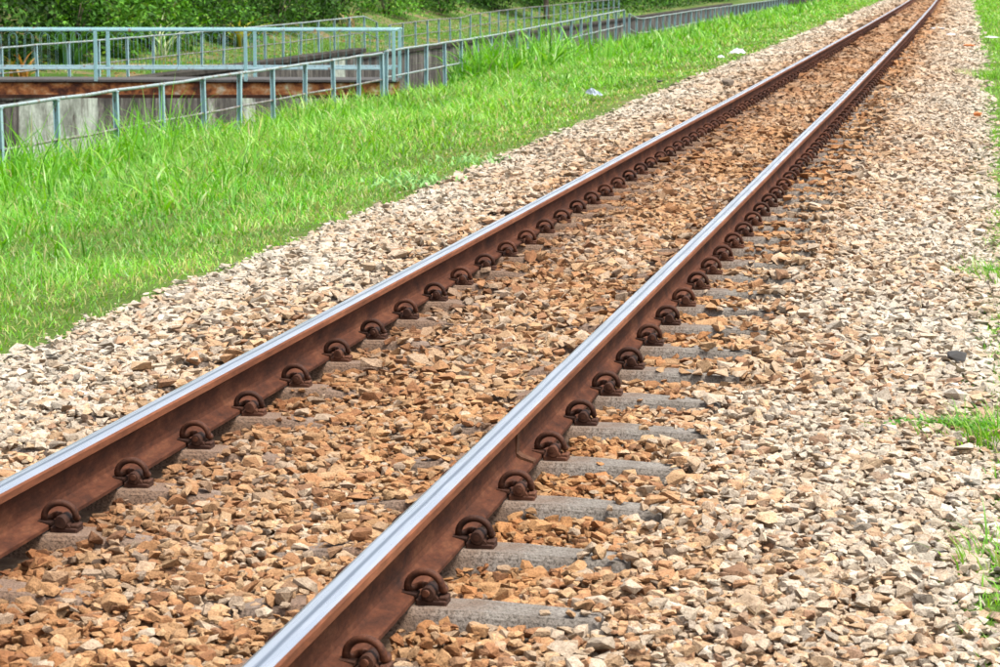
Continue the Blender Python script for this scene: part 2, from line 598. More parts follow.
# ------------------------------------------------------------------ canal walls
def wall_strip(name, x, thick, y0, y1, z0, z1, label, side=1, clean=None):
    """wall running along the line; the visible face looks towards +x"""
    ys = np.arange(y0, y1 + 0.01, 0.5)
    root = empty(name, (x, (y0 + y1) / 2, z0))
    tag(root, label, 'canal wall')
    yc = (y0 + y1) / 2
    zz = np.linspace(0, z1 - z0, 10)
    Y, Z = np.meshgrid(ys - yc, zz)
    n = len(ys)
    front = np.stack([np.zeros_like(Y), Y, Z], -1).reshape(-1, 3)
    i = np.arange(9 * n).reshape(9, n)[:, :-1].ravel()
    f1 = np.stack([i, i + 1, i + n + 1, i + n], -1)
    b0 = len(front)
    extra = np.array([(-thick, y0 - yc, 0), (-thick, y1 - yc, 0), (-thick, y0 - yc, z1 - z0), (-thick, y1 - yc, z1 - z0)])
    last = 9 * n
    f2 = np.array([[last, last + n - 1, b0 + 3, b0 + 2], [b0, b0 + 2, b0 + 3, b0 + 1], [0, last, b0 + 2, b0], [n - 1, b0 + 1, b0 + 3, last + n - 1]])
    v = np.concatenate([front, extra])
    t = np.zeros((len(v), 3))
    if clean is not None:
        t[:b0, 0] = clean(front[:, 1] + yc, front[:, 2] + z0)
    face = mesh_obj('wall_face', np_mesh('wall_face', v, [f1, f2], M_WALL, True, {'tint': t}), root)
    mb = MB().box(-thick - 0.04, 0.05, y0 - yc, y1 - yc, z1 - z0 + 0.002, z1 - z0 + 0.14, 0.02)
    mb.build('coping', M_COPING, root)
    return root


def clean_a(y, z):
    c = 0.62 * np.clip((2.4 - np.abs(y - 50.6)) / 0.8, 0, 1) + 0.10
    c += 0.45 * np.exp(-((y - 74.0) / 0.8) ** 2) + 0.32 * np.exp(-((y - 64.6) / 0.7) ** 2)
    return c


wall_strip('canal_wall', -16.0, 0.3, 47.6, 77.5, -3.6, -1.05, 'stained grey concrete canal wall with pale patches, under and beyond the footbridge', clean=clean_a)
wall_strip('canal_wall', -16.25, 0.3, 77.6, 200.0, -3.6, -1.28, 'long dark streaked canal wall continuing beyond the kink of the far railing', clean=lambda y, z: 0.05 + 0 * y)
wall_strip('canal_wall', -16.4, 0.3, 20.0, 47.5, -3.6, -1.0, 'dark mossy canal wall at the left edge under the footbridge', clean=lambda y, z: -0.2 + 0 * y)
w = wall_strip('canal_wall', -8.75, 0.25, 10.0, 200.0, -3.6, -1.12, 'near canal wall hidden behind the grass below the railing', clean=lambda y, z: 0 * y)
w.rotation_euler = (0, 0, math.pi)

# ------------------------------------------------------------------ rails
RAIL_X = 0.5325
ZT, ZF = 0.155, 0.012
W_HEAD, W_FOOT = 0.033, 0.059
ry = np.concatenate([np.arange(1.5, 60, 0.75), np.arange(60, 262, 2.0)])


def sweep(profile, name, mats, mi=None, across=None, closed=True, smooth=None):
    prof = np.array(profile, float)
    n = len(prof)
    v = np.zeros((len(ry), n, 3))
    wob = 0.0012 * np.sin(ry * 0.55) + 0.0016 * np.sin(ry * 0.21 + 1.0)
    v[:, :, 0] = prof[None, :, 0] + (curve(ry) + wob)[:, None]
    v[:, :, 1] = ry[:, None]
    v[:, :, 2] = prof[None, :, 1] + (0.0012 * np.sin(ry * 0.4))[:, None]
    m = len(ry)
    fs, mis = [], []
    for k in range(n if closed else n - 1):
        a = np.arange(m - 1) * n + k
        b = np.arange(m - 1) * n + (k + 1) % n
        fs.append(np.stack([a, a + n, b + n, b], -1))
        mis.append(np.full(m - 1, mi[k] if mi else 0))
    f = np.concatenate(fs)
    caps = np.array([list(range(n))[::-1], [(m - 1) * n + k for k in range(n)]])[:, ::-1]
    me = np_mesh(name, v.reshape(-1, 3), [f, caps], mats, True)
    me.polygons.foreach_set('material_index', np.concatenate(mis + [[0, 0]]).astype(np.int32))
    me.polygons.foreach_set('use_smooth', [True] * len(f) + [False] * 2) if smooth else None
    if across is not None:
        at = me.attributes.new('across', 'FLOAT', 'POINT')
        at.data.foreach_set('value', np.tile(np.array(across, np.float32), m))
    return me


h = W_HEAD
head_prof = [(-h, 0.128), (-h, 0.145), (-h + 0.004, 0.151), (-h + 0.012, 0.1545), (-0.008, 0.1555), (0.008, 0.1555), (h - 0.012, 0.1545), (h - 0.004, 0.151), (h, 0.145), (h, 0.128), (0.0095, 0.1125), (-0.0095, 0.1125)]
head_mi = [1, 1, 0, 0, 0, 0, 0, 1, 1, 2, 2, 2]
head_ac = [0, 0.05, 0.1, 0.2, 0.42, 0.58, 0.8, 0.9, 0.95, 1, 0.5, 0.5]
web_prof = [(-0.0095, 0.1122), (0.0095, 0.1122), (0.0075, 0.095), (0.0075, 0.055), (0.011, 0.042), (0.020, 0.0352), (-0.020, 0.0352), (-0.011, 0.042), (-0.0075, 0.055), (-0.0075, 0.095)]
foot_prof = [(-0.020, 0.035), (0.020, 0.035), (W_FOOT - 0.003, 0.0245), (W_FOOT, 0.0215), (W_FOOT, ZF), (-W_FOOT, ZF), (-W_FOOT, 0.0215), (-W_FOOT + 0.003, 0.0245)]
me_head = sweep(head_prof, 'rail_head', [M_RAILTOP, M_HEADSIDE, M_RAILWEB], head_mi, head_ac)
me_web = sweep(web_prof[::-1], 'rail_web', [M_RAILWEB])
me_foot = sweep(foot_prof, 'rail_foot', [M_RAILWEB])
for sx, lab in ((-1, 'left rusty steel rail with a polished blue-white top'), (1, 'right rusty steel rail with a polished top, clips along its outer foot')):
    r = empty('rail', (sx * RAIL_X, 0, 0))
    tag(r, lab, 'rail')
    mesh_obj('rail_head', me_head, r); mesh_obj('rail_web', me_web, r); mesh_obj('rail_foot', me_foot, r)

wm = rust_material('weld_collar', (0.05, 0.022, 0.012), (0.10, 0.045, 0.024), (0.17, 0.085, 0.045), 30.0, (1, 1, 1), 0.8)
wc = MB()
wc.add([(0.0078, 7.370, 0.112), (0.0135, 7.370, 0.110), (0.0115, 7.370, 0.052), (0.024, 7.370, 0.042), (0.060, 7.370, 0.030), (0.060, 7.370, 0.022), (0.020, 7.370, 0.036), (0.0078, 7.370, 0.050),
        (0.0078, 7.415, 0.112), (0.0135, 7.415, 0.110), (0.0115, 7.415, 0.052), (0.024, 7.415, 0.042), (0.060, 7.415, 0.030), (0.060, 7.415, 0.022), (0.020, 7.415, 0.036), (0.0078, 7.415, 0.050)],
       [(0, 1, 2, 7), (7, 2, 3, 6), (6, 3, 4, 5), (15, 10, 9, 8), (14, 11, 10, 15), (13, 12, 11, 14), (1, 9, 10, 2), (2, 10, 11, 3), (3, 11, 12, 4), (4, 12, 13, 5), (0, 8, 9, 1)])
wc.build('weld_collar', wm, r, (float(curve(7.4)), 0, 0))

# ------------------------------------------------------------------ sleepers and clips
SY0, SP = 5.744, 0.6


def arc(cx, cz, r, a0, a1, n, y):
    return [(cx + r * math.cos(math.radians(a)), y, cz + r * math.sin(math.radians(a))) for a in np.linspace(a0, a1, n)]


CS = 0.77           # clip size


def spring_clip_mesh(lod):
    mb = MB()
    if lod == 0:
        p = [(0.040, -0.047, 0.036), (0.040, 0.0, 0.036), (0.040, 0.036, 0.036), (0.046, 0.050, 0.036), (0.058, 0.056, 0.036), (0.070, 0.050, 0.035), (0.077, 0.034, 0.034), (0.0785, 0.012, 0.036)]
        p += [(x, y, 0.044 + (z - 0.044) * 0.9) for x, y, z in arc(0.026, 0.044, 0.0525, -2, 182, 15, -0.002)]
        p += [(-0.026, 0.004, 0.036), (-0.022, 0.018, 0.034), (-0.010, 0.026, 0.038), (0.003, 0.026, 0.045), (0.014, 0.020, 0.049), (0.024, 0.012, 0.047)]
        mb.tube(p, 0.0113, 9)
        mb.tube([(0.040, -0.0485, 0.036), (0.040, -0.047, 0.036)], 0.0085, 9)
    else:
        p = [(0.0785, 0.012, 0.030)] + arc(0.026, 0.044, 0.0525, -2, 182, 8, -0.002) + [(-0.024, 0.016, 0.034), (0.0, 0.027, 0.050), (0.024, 0.012, 0.056)]
        mb.tube(p, 0.0108, 5)
    mb.v = [(x * CS, y * CS, z * CS) for x, y, z in mb.v]
    return mb.mesh('spring_clip', M_CLIP)


def shoulder_mesh(lod):
    mb = MB()
    if lod == 0:
        mb.box(0.003, 0.094, -0.036, 0.040, -0.012, 0.019, 0.004)
        mb.box(0.070, 0.096, -0.030, 0.030, 0.017, 0.031, 0.004)
        # round housing for the clip leg with a raised rim
        mb.tube([(0.040, -0.043, 0.036), (0.040, -0.036, 0.036), (0.040, 0.036, 0.036)], [0.019, 0.0215, 0.0205], 14)
        mb.box(0.020, 0.060, -0.035, 0.034, 0.015, 0.036, 0.003)
        mb.add([(0.058, -0.034, 0.036), (0.072, -0.034, 0.022), (0.072, 0.032, 0.022), (0.058, 0.032, 0.036), (0.058, -0.034, 0.018), (0.072, -0.034, 0.018), (0.072, 0.032, 0.018), (0.058, 0.032, 0.018)],
               [(0, 1, 2, 3), (0, 4, 5, 1), (1, 5, 6, 2), (3, 2, 6, 7)])
        # toe plate lying on the rail foot
        mb.add([(-0.040, -0.030, 0.0285), (0.004, -0.030, 0.0215), (0.004, 0.030, 0.0215), (-0.040, 0.030, 0.0285), (-0.040, -0.030, 0.0365), (0.004, -0.030, 0.0300), (0.004, 0.030, 0.0300), (-0.040, 0.030, 0.0365)],
               [(4, 5, 6, 7), (0, 1, 5, 4), (2, 3, 7, 6), (0, 4, 7, 3), (1, 2, 6, 5)])
    else:
        mb.box(0.003, 0.094, -0.036, 0.040, -0.012, 0.020)
        mb.tube([(0.040, -0.043, 0.036), (0.040, 0.034, 0.036)], 0.0205, 7)
        mb.box(-0.038, 0.002, -0.028, 0.028, 0.0275, 0.036)
    mb.v = [(x * CS, y * CS, z * CS - 0.003 * (x > 0.05)) for x, y, z in mb.v]
    return mb.mesh('clip_shoulder', M_CLIPDK)


CLIP = [spring_clip_mesh(0), spring_clip_mesh(1)]
SHO = [shoulder_mesh(0), shoulder_mesh(1)]


def sleeper_mesh():
    """pre-stressed concrete sleeper: trapezoid section, waisted in the middle, ends dropping away"""
    st = [(-1.0, -0.022, 0.048, 0.100), (-0.99, -0.014, 0.052, 0.105), (-0.82, -0.005, 0.054, 0.110), (-0.72, 0.0, 0.057, 0.112), (-0.36, 0.0, 0.057, 0.112), (-0.26, -0.012, 0.052, 0.108), (-0.12, -0.028, 0.048, 0.100)]
    st = st + [(-a, z, t, b) for a, z, t, b in reversed(st)]
    vs, fs = [], []
    for x, z, t, b in st:
        vs += [(x, -b, -0.18), (x, -t - 0.008, z - 0.012), (x, -t, z), (x, t, z), (x, t + 0.008, z - 0.012), (x, b, -0.18)]
    for i in range(len(st) - 1):
        for k in range(5):
            a = i * 6 + k
            fs.append((a, a + 6, a + 7, a + 1))
    fs.append((0, 1, 2, 3, 4, 5)); e = (len(st) - 1) * 6
    fs.append(tuple(e + k for k in (5, 4, 3, 2, 1, 0)))
    return MB().add(vs, fs).mesh('sleeper_body', M_SLEEPER)


ME_SL = sleeper_mesh()
ME_PAD = MB().box(-0.0575, 0.0575, -0.065, 0.065, 0.0015, ZF - 0.0005).mesh('rail_pad', M_DARK)
ORD = ('nearest second third fourth fifth sixth seventh eighth ninth tenth eleventh twelfth thirteenth fourteenth fifteenth sixteenth seventeenth '
       'eighteenth nineteenth twentieth twenty-first twenty-second twenty-third twenty-fourth twenty-fifth twenty-sixth').split()
SLEEPER_Y = []
for k in range(-1, 128):
    y = SY0 + SP * k
    SLEEPER_Y.append(y)
    dx = float(curve(y))
    s = empty('sleeper', (dx + random.uniform(-0.012, 0.012), y, 0.006), random.uniform(-0.008, 0.008))
    if -1 <= k <= 8:
        q = ORD[k + 1]
        lab = ('grey concrete sleeper end beside the right rail, nearest the bottom edge of the picture' if k == -1 else
               'grey concrete sleeper end beside the right rail, %s counted up from the bottom edge' % q)
    elif k + 1 < len(ORD):
        lab = 'concrete sleeper half buried in orange ballast, %s counted up from the bottom edge' % ORD[k + 1]
    else:
        lab = 'distant concrete sleeper buried in ballast, only its rusty clips showing beside the rails'
    tag(s, lab, 'sleeper', 'concrete sleepers under the track')
    mesh_obj('sleeper_body', ME_SL, s)
    lod = 0 if k < 22 else 1
    spots = [(-RAIL_X, 1), (RAIL_X, 1)] + ([(-RAIL_X, -1), (RAIL_X, -1)] if k < 30 else [])
    for xr, sd in spots:
        c = mesh_obj('clip_shoulder', SHO[lod], s, (xr - s.location.x + dx + sd * (W_FOOT + 0.002), random.uniform(-0.004, 0.004), 0.0), (0 if sd > 0 else math.pi) + random.uniform(-0.04, 0.04))
        d = mesh_obj('spring_clip', CLIP[lod], c, (0, random.uniform(-0.006, 0.005), random.uniform(-0.001, 0.004)), random.uniform(-0.12, 0.12))
    if k < 30:
        for xr in (-RAIL_X, RAIL_X):
            mesh_obj('rail_pad', ME_PAD, s, (xr - s.location.x + dx, 0, 0))
SLEEPER_Y = np.array(SLEEPER_Y)


# ------------------------------------------------------------------ ballast stones
def rock_template(npts, seed):
    r = np.random.default_rng(seed)
    bm = bmesh.new()
    p = r.normal(size=(npts, 3))
    p /= np.linalg.norm(p, axis=1)[:, None]
    p = np.sign(p) * np.abs(p) ** 0.72          # push towards a blocky outline
    p *= r.uniform(0.78, 1.12, (npts, 1))
    p *= np.array([1.0, r.uniform(0.60, 0.9), r.uniform(0.34, 0.60)])
    vs = [bm.verts.new(q) for q in p]
    ch = bmesh.ops.convex_hull(bm, input=vs)
    junk = [g for g in ch['geom_interior'] if isinstance(g, bmesh.types.BMVert)] + [g for g in ch['geom_unused'] if isinstance(g, bmesh.types.BMVert)]
    if junk:
        bmesh.ops.delete(bm, geom=list(set(junk)), context='VERTS')
    bmesh.ops.recalc_face_normals(bm, faces=list(bm.faces))
    bm.verts.index_update()
    v = np.array([q.co[:] for q in bm.verts]); f = np.array([[q.index for q in fa.verts] for fa in bm.faces])
    bm.free()
    rad = np.sqrt((v ** 2).sum(1).max())
    return v / rad, f


def srgb(r, g, b):
    c = np.array([r, g, b]) / 255.0
    return np.where(c <= 0.04045, c / 12.92, ((c + 0.055) / 1.055) ** 2.4)


PAL_PALE = np.array([(0.48, 0.43, 0.37), (0.56, 0.46, 0.355), (0.50, 0.375, 0.265), (0.58, 0.52, 0.45), (0.45, 0.385, 0.315), (0.43, 0.27, 0.14), (0.64, 0.60, 0.54), (0.31, 0.285, 0.26), (0.33, 0.20, 0.12), (0.53, 0.39, 0.28), (0.10, 0.095, 0.09)])
PW_PALE = np.array([0.17, 0.16, 0.13, 0.13, 0.11, 0.06, 0.06, 0.06, 0.03, 0.075, 0.015])
PAL_RUST = np.array([(0.50, 0.275, 0.125), (0.55, 0.345, 0.18), (0.42, 0.20, 0.08), (0.31, 0.135, 0.055), (0.60, 0.43, 0.26), (0.20, 0.09, 0.042), (0.47, 0.32, 0.19), (0.07, 0.06, 0.06)])
PW_RUST = np.array([0.22, 0.20, 0.17, 0.11, 0.13, 0.05, 0.11, 0.01])


def stone_colour(x, y):
    """real staining: brake dust and rust close to the rails, clean stone on the shoulders"""
    n = len(x)
    a = np.abs(x)
    inside = a < RAIL_X
    dr = np.abs(a - RAIL_X)
    rust = np.where(inside, 0.70 + 0.30 * np.exp(-dr / 0.13), 0.0)
    rr = np.where(x > RAIL_X, np.interp(dr, [0.05, 0.25, 0.45, 0.7, 1.1, 1.5], [0.97, 0.82, 0.50, 0.28, 0.15, 0.06]), np.interp(dr, [0.05, 0.3, 0.5, 0.9, 1.5], [0.8, 0.50, 0.30, 0.15, 0.05]))
    rust = np.where(inside, rust, rr)
    rust = np.clip(rust + 0.10 * np.sin(y * 1.7 + x * 3) + 0.06 * np.sin(y * 0.37), 0, 1)
    pick_rust = rng.random(n) < rust
    c = np.where(pick_rust[:, None], PAL_RUST[rng.choice(len(PAL_RUST), n, p=PW_RUST / PW_RUST.sum())], PAL_PALE[rng.choice(len(PAL_PALE), n, p=PW_PALE / PW_PALE.sum())])
    # dust film pulls every stone a little towards its zone's colour
    film = np.array([0.45, 0.24, 0.12])[None] * rust[:, None] + np.array([0.54, 0.455, 0.365])[None] * (1 - rust[:, None])
    c = c * 0.70 + film * 0.30
    far = (0.62 * np.clip((y - 9) / 30, 0, 1))[:, None]         # tones drawn to the zone's mean with distance, standing in for finer stones
    c = c * (1 - far) + film * far
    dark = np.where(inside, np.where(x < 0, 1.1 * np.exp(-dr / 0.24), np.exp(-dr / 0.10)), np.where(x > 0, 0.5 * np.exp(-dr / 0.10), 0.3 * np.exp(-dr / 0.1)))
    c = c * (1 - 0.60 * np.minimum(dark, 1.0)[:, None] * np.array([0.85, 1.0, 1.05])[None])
    grey = c.mean(1, keepdims=True)
    c = c + (grey - c) * (0.24 * (1 - rust))[:, None]
    return c * rng.uniform(0.80, 1.15, (n, 1)) * (0.88 - 0.22 * rust)[:, None] * (np.array([1.0, 1.0, 0.95])[None] - rust[:, None] * np.array([[-0.03, 0.06, 0.15]]))


def rot_mats(n, tilt):
    yaw = rng.uniform(0, 2 * np.pi, n); ax = rng.uniform(0, 2 * np.pi, n)
    an = np.abs(rng.normal(0, tilt, n))
    kx, ky = np.cos(ax), np.sin(ax)
    c, s = np.cos(an), np.sin(an)
    R = np.zeros((n, 3, 3))
    R[:, 0, 0] = c + kx * kx * (1 - c); R[:, 0, 1] = kx * ky * (1 - c); R[:, 0, 2] = ky * s
    R[:, 1, 0] = kx * ky * (1 - c); R[:, 1, 1] = c + ky * ky * (1 - c); R[:, 1, 2] = -kx * s
    R[:, 2, 0] = -ky * s; R[:, 2, 1] = kx * s; R[:, 2, 2] = c
    Z = np.zeros((n, 3, 3)); Z[:, 0, 0] = np.cos(yaw); Z[:, 0, 1] = -np.sin(yaw); Z[:, 1, 0] = np.sin(yaw); Z[:, 1, 1] = np.cos(yaw); Z[:, 2, 2] = 1
    return R @ Z


def to_px(p):
    dx = p[:, 0] - CX; dz = p[:, 2] - CZ; y = p[:, 1]
    r = dx * math.cos(YAW) + y * math.sin(YAW); d = -dx * math.sin(YAW) + y * math.cos(YAW)
    fw = d * math.cos(PIT) - dz * math.sin(PIT); up = d * math.sin(PIT) + dz * math.cos(PIT)
    return 512 + 2746 * r / fw, 341.5 - 2746 * up / fw, fw


def left_edge(y):
    return np.interp(y, [5, 13, 18, 30, 50, 73, 131], [-2.03, -2.03, -1.97, -2.3, -2.27, -2.2, -2.15]) + 0.08 * np.sin(y * 1.9) + 0.06 * np.sin(y * 4.3 + 1) + 0.05 * np.sin(y * 9.1)


def right_edge(y):
    return np.interp(y, [5, 14, 22, 30, 38, 44, 60, 87, 128], [1.95, 1.97, 2.05, 2.05, 1.80, 2.02, 1.92, 1.82, 1.9]) + 0.07 * np.sin(y * 1.4 + 2) + 0.04 * np.sin(y * 3.7)


def place(y0, y1, spacing, second, dist_grow=0.0):
    """one packed layer (jittered grid) plus a loose second layer; returns x, y, radius, lift"""
    out = []
    for layer, dens in ((0, None), (1, second)):
        if layer == 0:
            gx = np.arange(-2.35, 2.25, spacing); gy = np.arange(y0, y1, spacing * 0.92)
            X, Y = np.meshgrid(gx, gy)
            X = X + (np.arange(len(gy)) % 2)[:, None] * spacing / 2
            X = X.ravel() + rng.uniform(-.42, .42, X.size) * spacing; Y = Y.ravel() + rng.uniform(-.42, .42, Y.size) * spacing
        else:
            n = int(dens * 4.5 * (y1 - y0))
            X = rng.uniform(-2.3, 2.2, n); Y = rng.uniform(y0, y1, n)
        r = spacing * np.clip(rng.lognormal(-0.40, 0.34, len(X)), 0.34, 1.45)
        out.append(np.stack([X, Y, r, np.full(len(X), layer)], -1))
    a = np.concatenate(out)
    x, y, r, ly = a.T
    # outside the bed, or clear of the picture even for a viewer a step aside
    keep = (x > left_edge(y) - 0.45 * rng.random(len(x)) ** 4) & (x < right_edge(y) + 0.35 * rng.random(len(x)) ** 4)
    u, v, w = to_px(np.stack([x, y, np.zeros(len(x))], -1))
    keep &= (u > -170) & (u < 1200) & (v < 780)
    # rails
    a_ = np.abs(np.abs(x) - RAIL_X)
    keep &= a_ > 0.046 + r * 0.85
    # sleepers: bare near the rail seats, buried in the middle
    ds = np.abs(y - SLEEPER_Y[np.clip(np.round((y - SLEEPER_Y[0]) / SP).astype(int), 0, len(SLEEPER_Y) - 1)])
    on = (ds < 0.060 + 0.45 * r)
    bare = np.interp(x, [-1.0, -0.75, -0.55, -0.40, -0.22, -0.10, 0.10, 0.22, 0.45, 0.6, 0.92, 0.98, 1.03], [0.1, 0.4, 0.8, 0.72, 0.5, 0.06, 0.06, 0.60, 0.9, 1.0, 0.95, 0.7, 0.0])
    bare = np.where(x > 0.55, bare * np.interp(y, [8, 10.5, 13, 17], [1, 0.85, 0.5, 0.08]), bare * np.interp(y, [8, 12, 16, 22], [1, 0.65, 0.3, 0.05]))
    patch = 0.5 + 0.5 * np.sin(np.round((y - SY0) / SP) * 2.4 + np.sign(x) * 1.3)
    bare = np.where(x > 0.55, bare * np.interp(x, [0.66, 0.98], [1, 0.0]) ** np.interp(y, [7.6, 9, 12, 18], [0.0, 0.15, 0.5, 1.0]), bare * (0.5 + 0.55 * patch))
    keep &= ~(on & (rng.random(len(x)) < bare))
    # clips stand free
    dc = np.abs(x) - RAIL_X
    clip = (ds < 0.05 + r * 0.9) & (((x > 0) & (dc > -0.16) & (dc < 0.165 + r * 0.6)) | ((x < 0) & (dc > -0.165 - r * 0.6) & (dc < 0.165)))
    keep &= ~(clip & (rng.random(len(x)) < np.interp(y, [8, 14, 22], [0.94, 0.8, 0.55])))
    return x[keep], y[keep], r[keep], ly[keep], on[keep]


def stone_batch(y0, y1, spacing, second, npts, ntemp, seed, tilt=0.30):
    x, y, r, ly, on = place(y0, y1, spacing, second)
    n = len(x)
    z = bed_z(x) + rng.normal(0, 0.006, n) + ly * (0.55 * spacing * rng.uniform(0.4, 1.0, n)) - 0.012
    z = np.where(on & (np.abs(x) < 1.03), np.maximum(z, 0.0 - 0.02 * (np.abs(x) < 0.25) + 0.40 * r - 0.004), z)
    # do not let stones stand on the rail foot
    near_foot = np.abs(np.abs(x) - RAIL_X) < 0.13
    z = np.where(near_foot & ~on, np.minimum(z, -0.018), z)
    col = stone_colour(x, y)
    R = rot_mats(n, tilt)
    ti = rng.integers(0, ntemp, n)
    temps = [rock_template(npts, seed + t) for t in range(ntemp)]
    pos = np.stack([x + curve(y), y, z], -1)
    return dict(pos=pos, r=r, R=R, ti=ti, col=col, ly=ly, temps=temps)


def batch_arrays(b, mask):
    V, F, C, base = [], [], [], 0
    for t, (tv, tf) in enumerate(b['temps']):
        s = np.where((b['ti'] == t) & mask)[0]
        if not len(s): continue
        v = np.einsum('nij,kj->nki', b['R'][s], tv) * b['r'][s][:, None, None] + b['pos'][s][:, None, :]
        k = len(tv)
        f = tf[None] + (base + np.arange(len(s)) * k)[:, None, None]
        V.append(v.reshape(-1, 3)); F.append(f.reshape(-1, 3)); C.append(np.repeat(b['col'][s], k, 0))
        base += len(s) * k
    return np.concatenate(V), np.concatenate(F), np.concatenate(C)


B1 = stone_batch(3.9, 9.0, 0.0285, 420, 13, 30, 100)
B2 = stone_batch(9.0, 18, 0.0355, 170, 9, 24, 300)
B3 = stone_batch(18, 31, 0.046, 90, 7, 20, 500, 0.2)
B5 = stone_batch(31, 58, 0.062, 50, 6, 16, 600, 0.16)
B4 = stone_batch(58, 150, 0.105, 15, 6, 12, 700, 0.14)

# the 300 stones that show largest become objects of their own
u, v, dep = to_px(B1['pos'])
xs = B1['pos'][:, 0] - curve(B1['pos'][:, 1])
hid = ((xs > 0.28) & (xs < RAIL_X + 0.04)) | ((xs > -0.92) & (xs < -RAIL_X + 0.04))
score = B1['r'] / dep * (1.0 + 0.35 * B1['ly']) * ((u > 4) & (u < 1020) & (v > 0) & (v < 679)) * (~hid)
hero = np.zeros(len(u), bool)
hero[np.argsort(-score)[:300]] = True
hero_me = []
for tv, tf in B1['temps']:
    m_ = np_mesh('stone', tv, tf, M_STONE_ONE, True)
    hero_me.append(m_)
for i in np.where(hero)[0]:
    ob = bpy.data.objects.new('stone', hero_me[B1['ti'][i]])
    R4 = Matrix([list(map(float, q)) for q in B1['R'][i]]).to_4x4()
    ob.matrix_local = Matrix.Translation(Vector([float(q) for q in B1['pos'][i]])) @ R4 @ Matrix.Scale(float(B1['r'][i]), 4)
    ob.color = (*[float(q) for q in B1['col'][i]], 1.0)
    link(ob, bed)
parts = [batch_arrays(B1, ~hero)] + [batch_arrays(b, np.ones(len(b['r']), bool)) for b in (B2, B3, B5, B4)]
off = 0; V, F, C = [], [], []
for a, b_, c in parts:
    V.append(a); F.append(b_ + off); C.append(c); off += len(a)
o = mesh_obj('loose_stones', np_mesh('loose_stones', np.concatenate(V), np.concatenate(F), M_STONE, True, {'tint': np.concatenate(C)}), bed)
tag(o, kind='stuff')
print('stones', sum(len(b['r']) for b in (B1, B2, B3, B4, B5)), 'tris', sum(len(f) for f in F))


# ------------------------------------------------------------------ grass
def blades(p, hgt, wid, lean, segs, col, yaw=None, droop=0.45):
    """p (n,3) roots; returns arrays of curved tapering blades"""
    n = len(p)
    psi = rng.uniform(0, 2 * np.pi, n) if yaw is None else yaw
    dirv = np.stack([np.cos(psi), np.sin(psi), np.zeros(n)], -1)
    tw = psi + np.pi / 2 + rng.normal(0, 0.5, n)
    side = np.stack([np.cos(tw), np.sin(tw), np.zeros(n)], -1)
    ts = np.linspace(0, 1, segs + 1)
    V = []
    for i, t in enumerate(ts):
        c = p + dirv * (hgt * lean * (0.25 * t + 0.75 * t * t))[:, None]
        c = c + np.array([0, 0, 1.0])[None] * (hgt * (t - droop * lean * t ** 2.2))[:, None]
        w_ = wid * (1.0 - t ** 1.6) * (0.75 + 0.6 * t * (1 - t))
        if i < segs:
            V += [c - side * w_[:, None] / 2, c + side * w_[:, None] / 2]
        else:
            V.append(c)
    k = len(V)
    v = np.stack(V, 1)
    fs = []
    for i in range(segs - 1):
        a = 2 * i
        fs += [(a, a + 1, a + 3), (a, a + 3, a + 2)]
    a = 2 * (segs - 1)
    fs.append((a, a + 1, a + 2))
    f = np.array(fs)[None] + (np.arange(n) * k)[:, None, None]
    return v.reshape(-1, 3), f.reshape(-1, 3), np.repeat(col, k, 0)


def join(arrs):
    V, F, C, off = [], [], [], 0
    for v, f, c in arrs:
        V.append(v); F.append(f + off); C.append(c); off += len(v)
    return np.concatenate(V), np.concatenate(F), np.concatenate(C)


def grass_obj(name, arrs, mat, kind='stuff', label=None, cat=None, group=None, parent=None):
    V, F, C = join(arrs)
    o = mesh_obj(name, np_mesh(name, V, F, mat, False, {'tint': C}), parent)
    tag(o, label, cat, group, kind)
    return o


G_PAL = np.array([(0.12, 0.34, 0.020), (0.17, 0.43, 0.03), (0.075, 0.23, 0.02), (0.24, 0.48, 0.055), (0.34, 0.52, 0.16), (0.36, 0.42, 0.12), (0.45, 0.40, 0.2)])
G_W = np.array([0.26, 0.27, 0.16, 0.16, 0.09, 0.04, 0.02])


def g_col(n, dry=0.0):
    w = G_W.copy(); w[5:] += dry; w /= w.sum()
    return G_PAL[rng.choice(len(G_PAL), n, p=w)] * rng.uniform(0.8, 1.2, (n, 1))


def sample_y(n, y0, y1, e):
    """distance sampling that favours what is near: density per metre ~ y^-e"""
    t = rng.random(n)
    if abs(e - 1) < 1e-6:
        return y0 * (y1 / y0) ** t
    return (y0 ** (1 - e) + t * (y1 ** (1 - e) - y0 ** (1 - e))) ** (1 / (1 - e))


def vnoise(x, y, s, seed):
    r = np.random.default_rng(seed)
    G = r.random((64, 64))
    fx, fy = x / s, y / s
    ix, iy = np.floor(fx).astype(int), np.floor(fy).astype(int)
    tx, ty = fx - ix, fy - iy
    tx = tx * tx * (3 - 2 * tx); ty = ty * ty * (3 - 2 * ty)
    g = lambda a, b: G[a % 64, b % 64]
    return (g(ix, iy) * (1 - tx) + g(ix + 1, iy) * tx) * (1 - ty) + (g(ix, iy + 1) * (1 - tx) + g(ix + 1, iy + 1) * tx) * ty


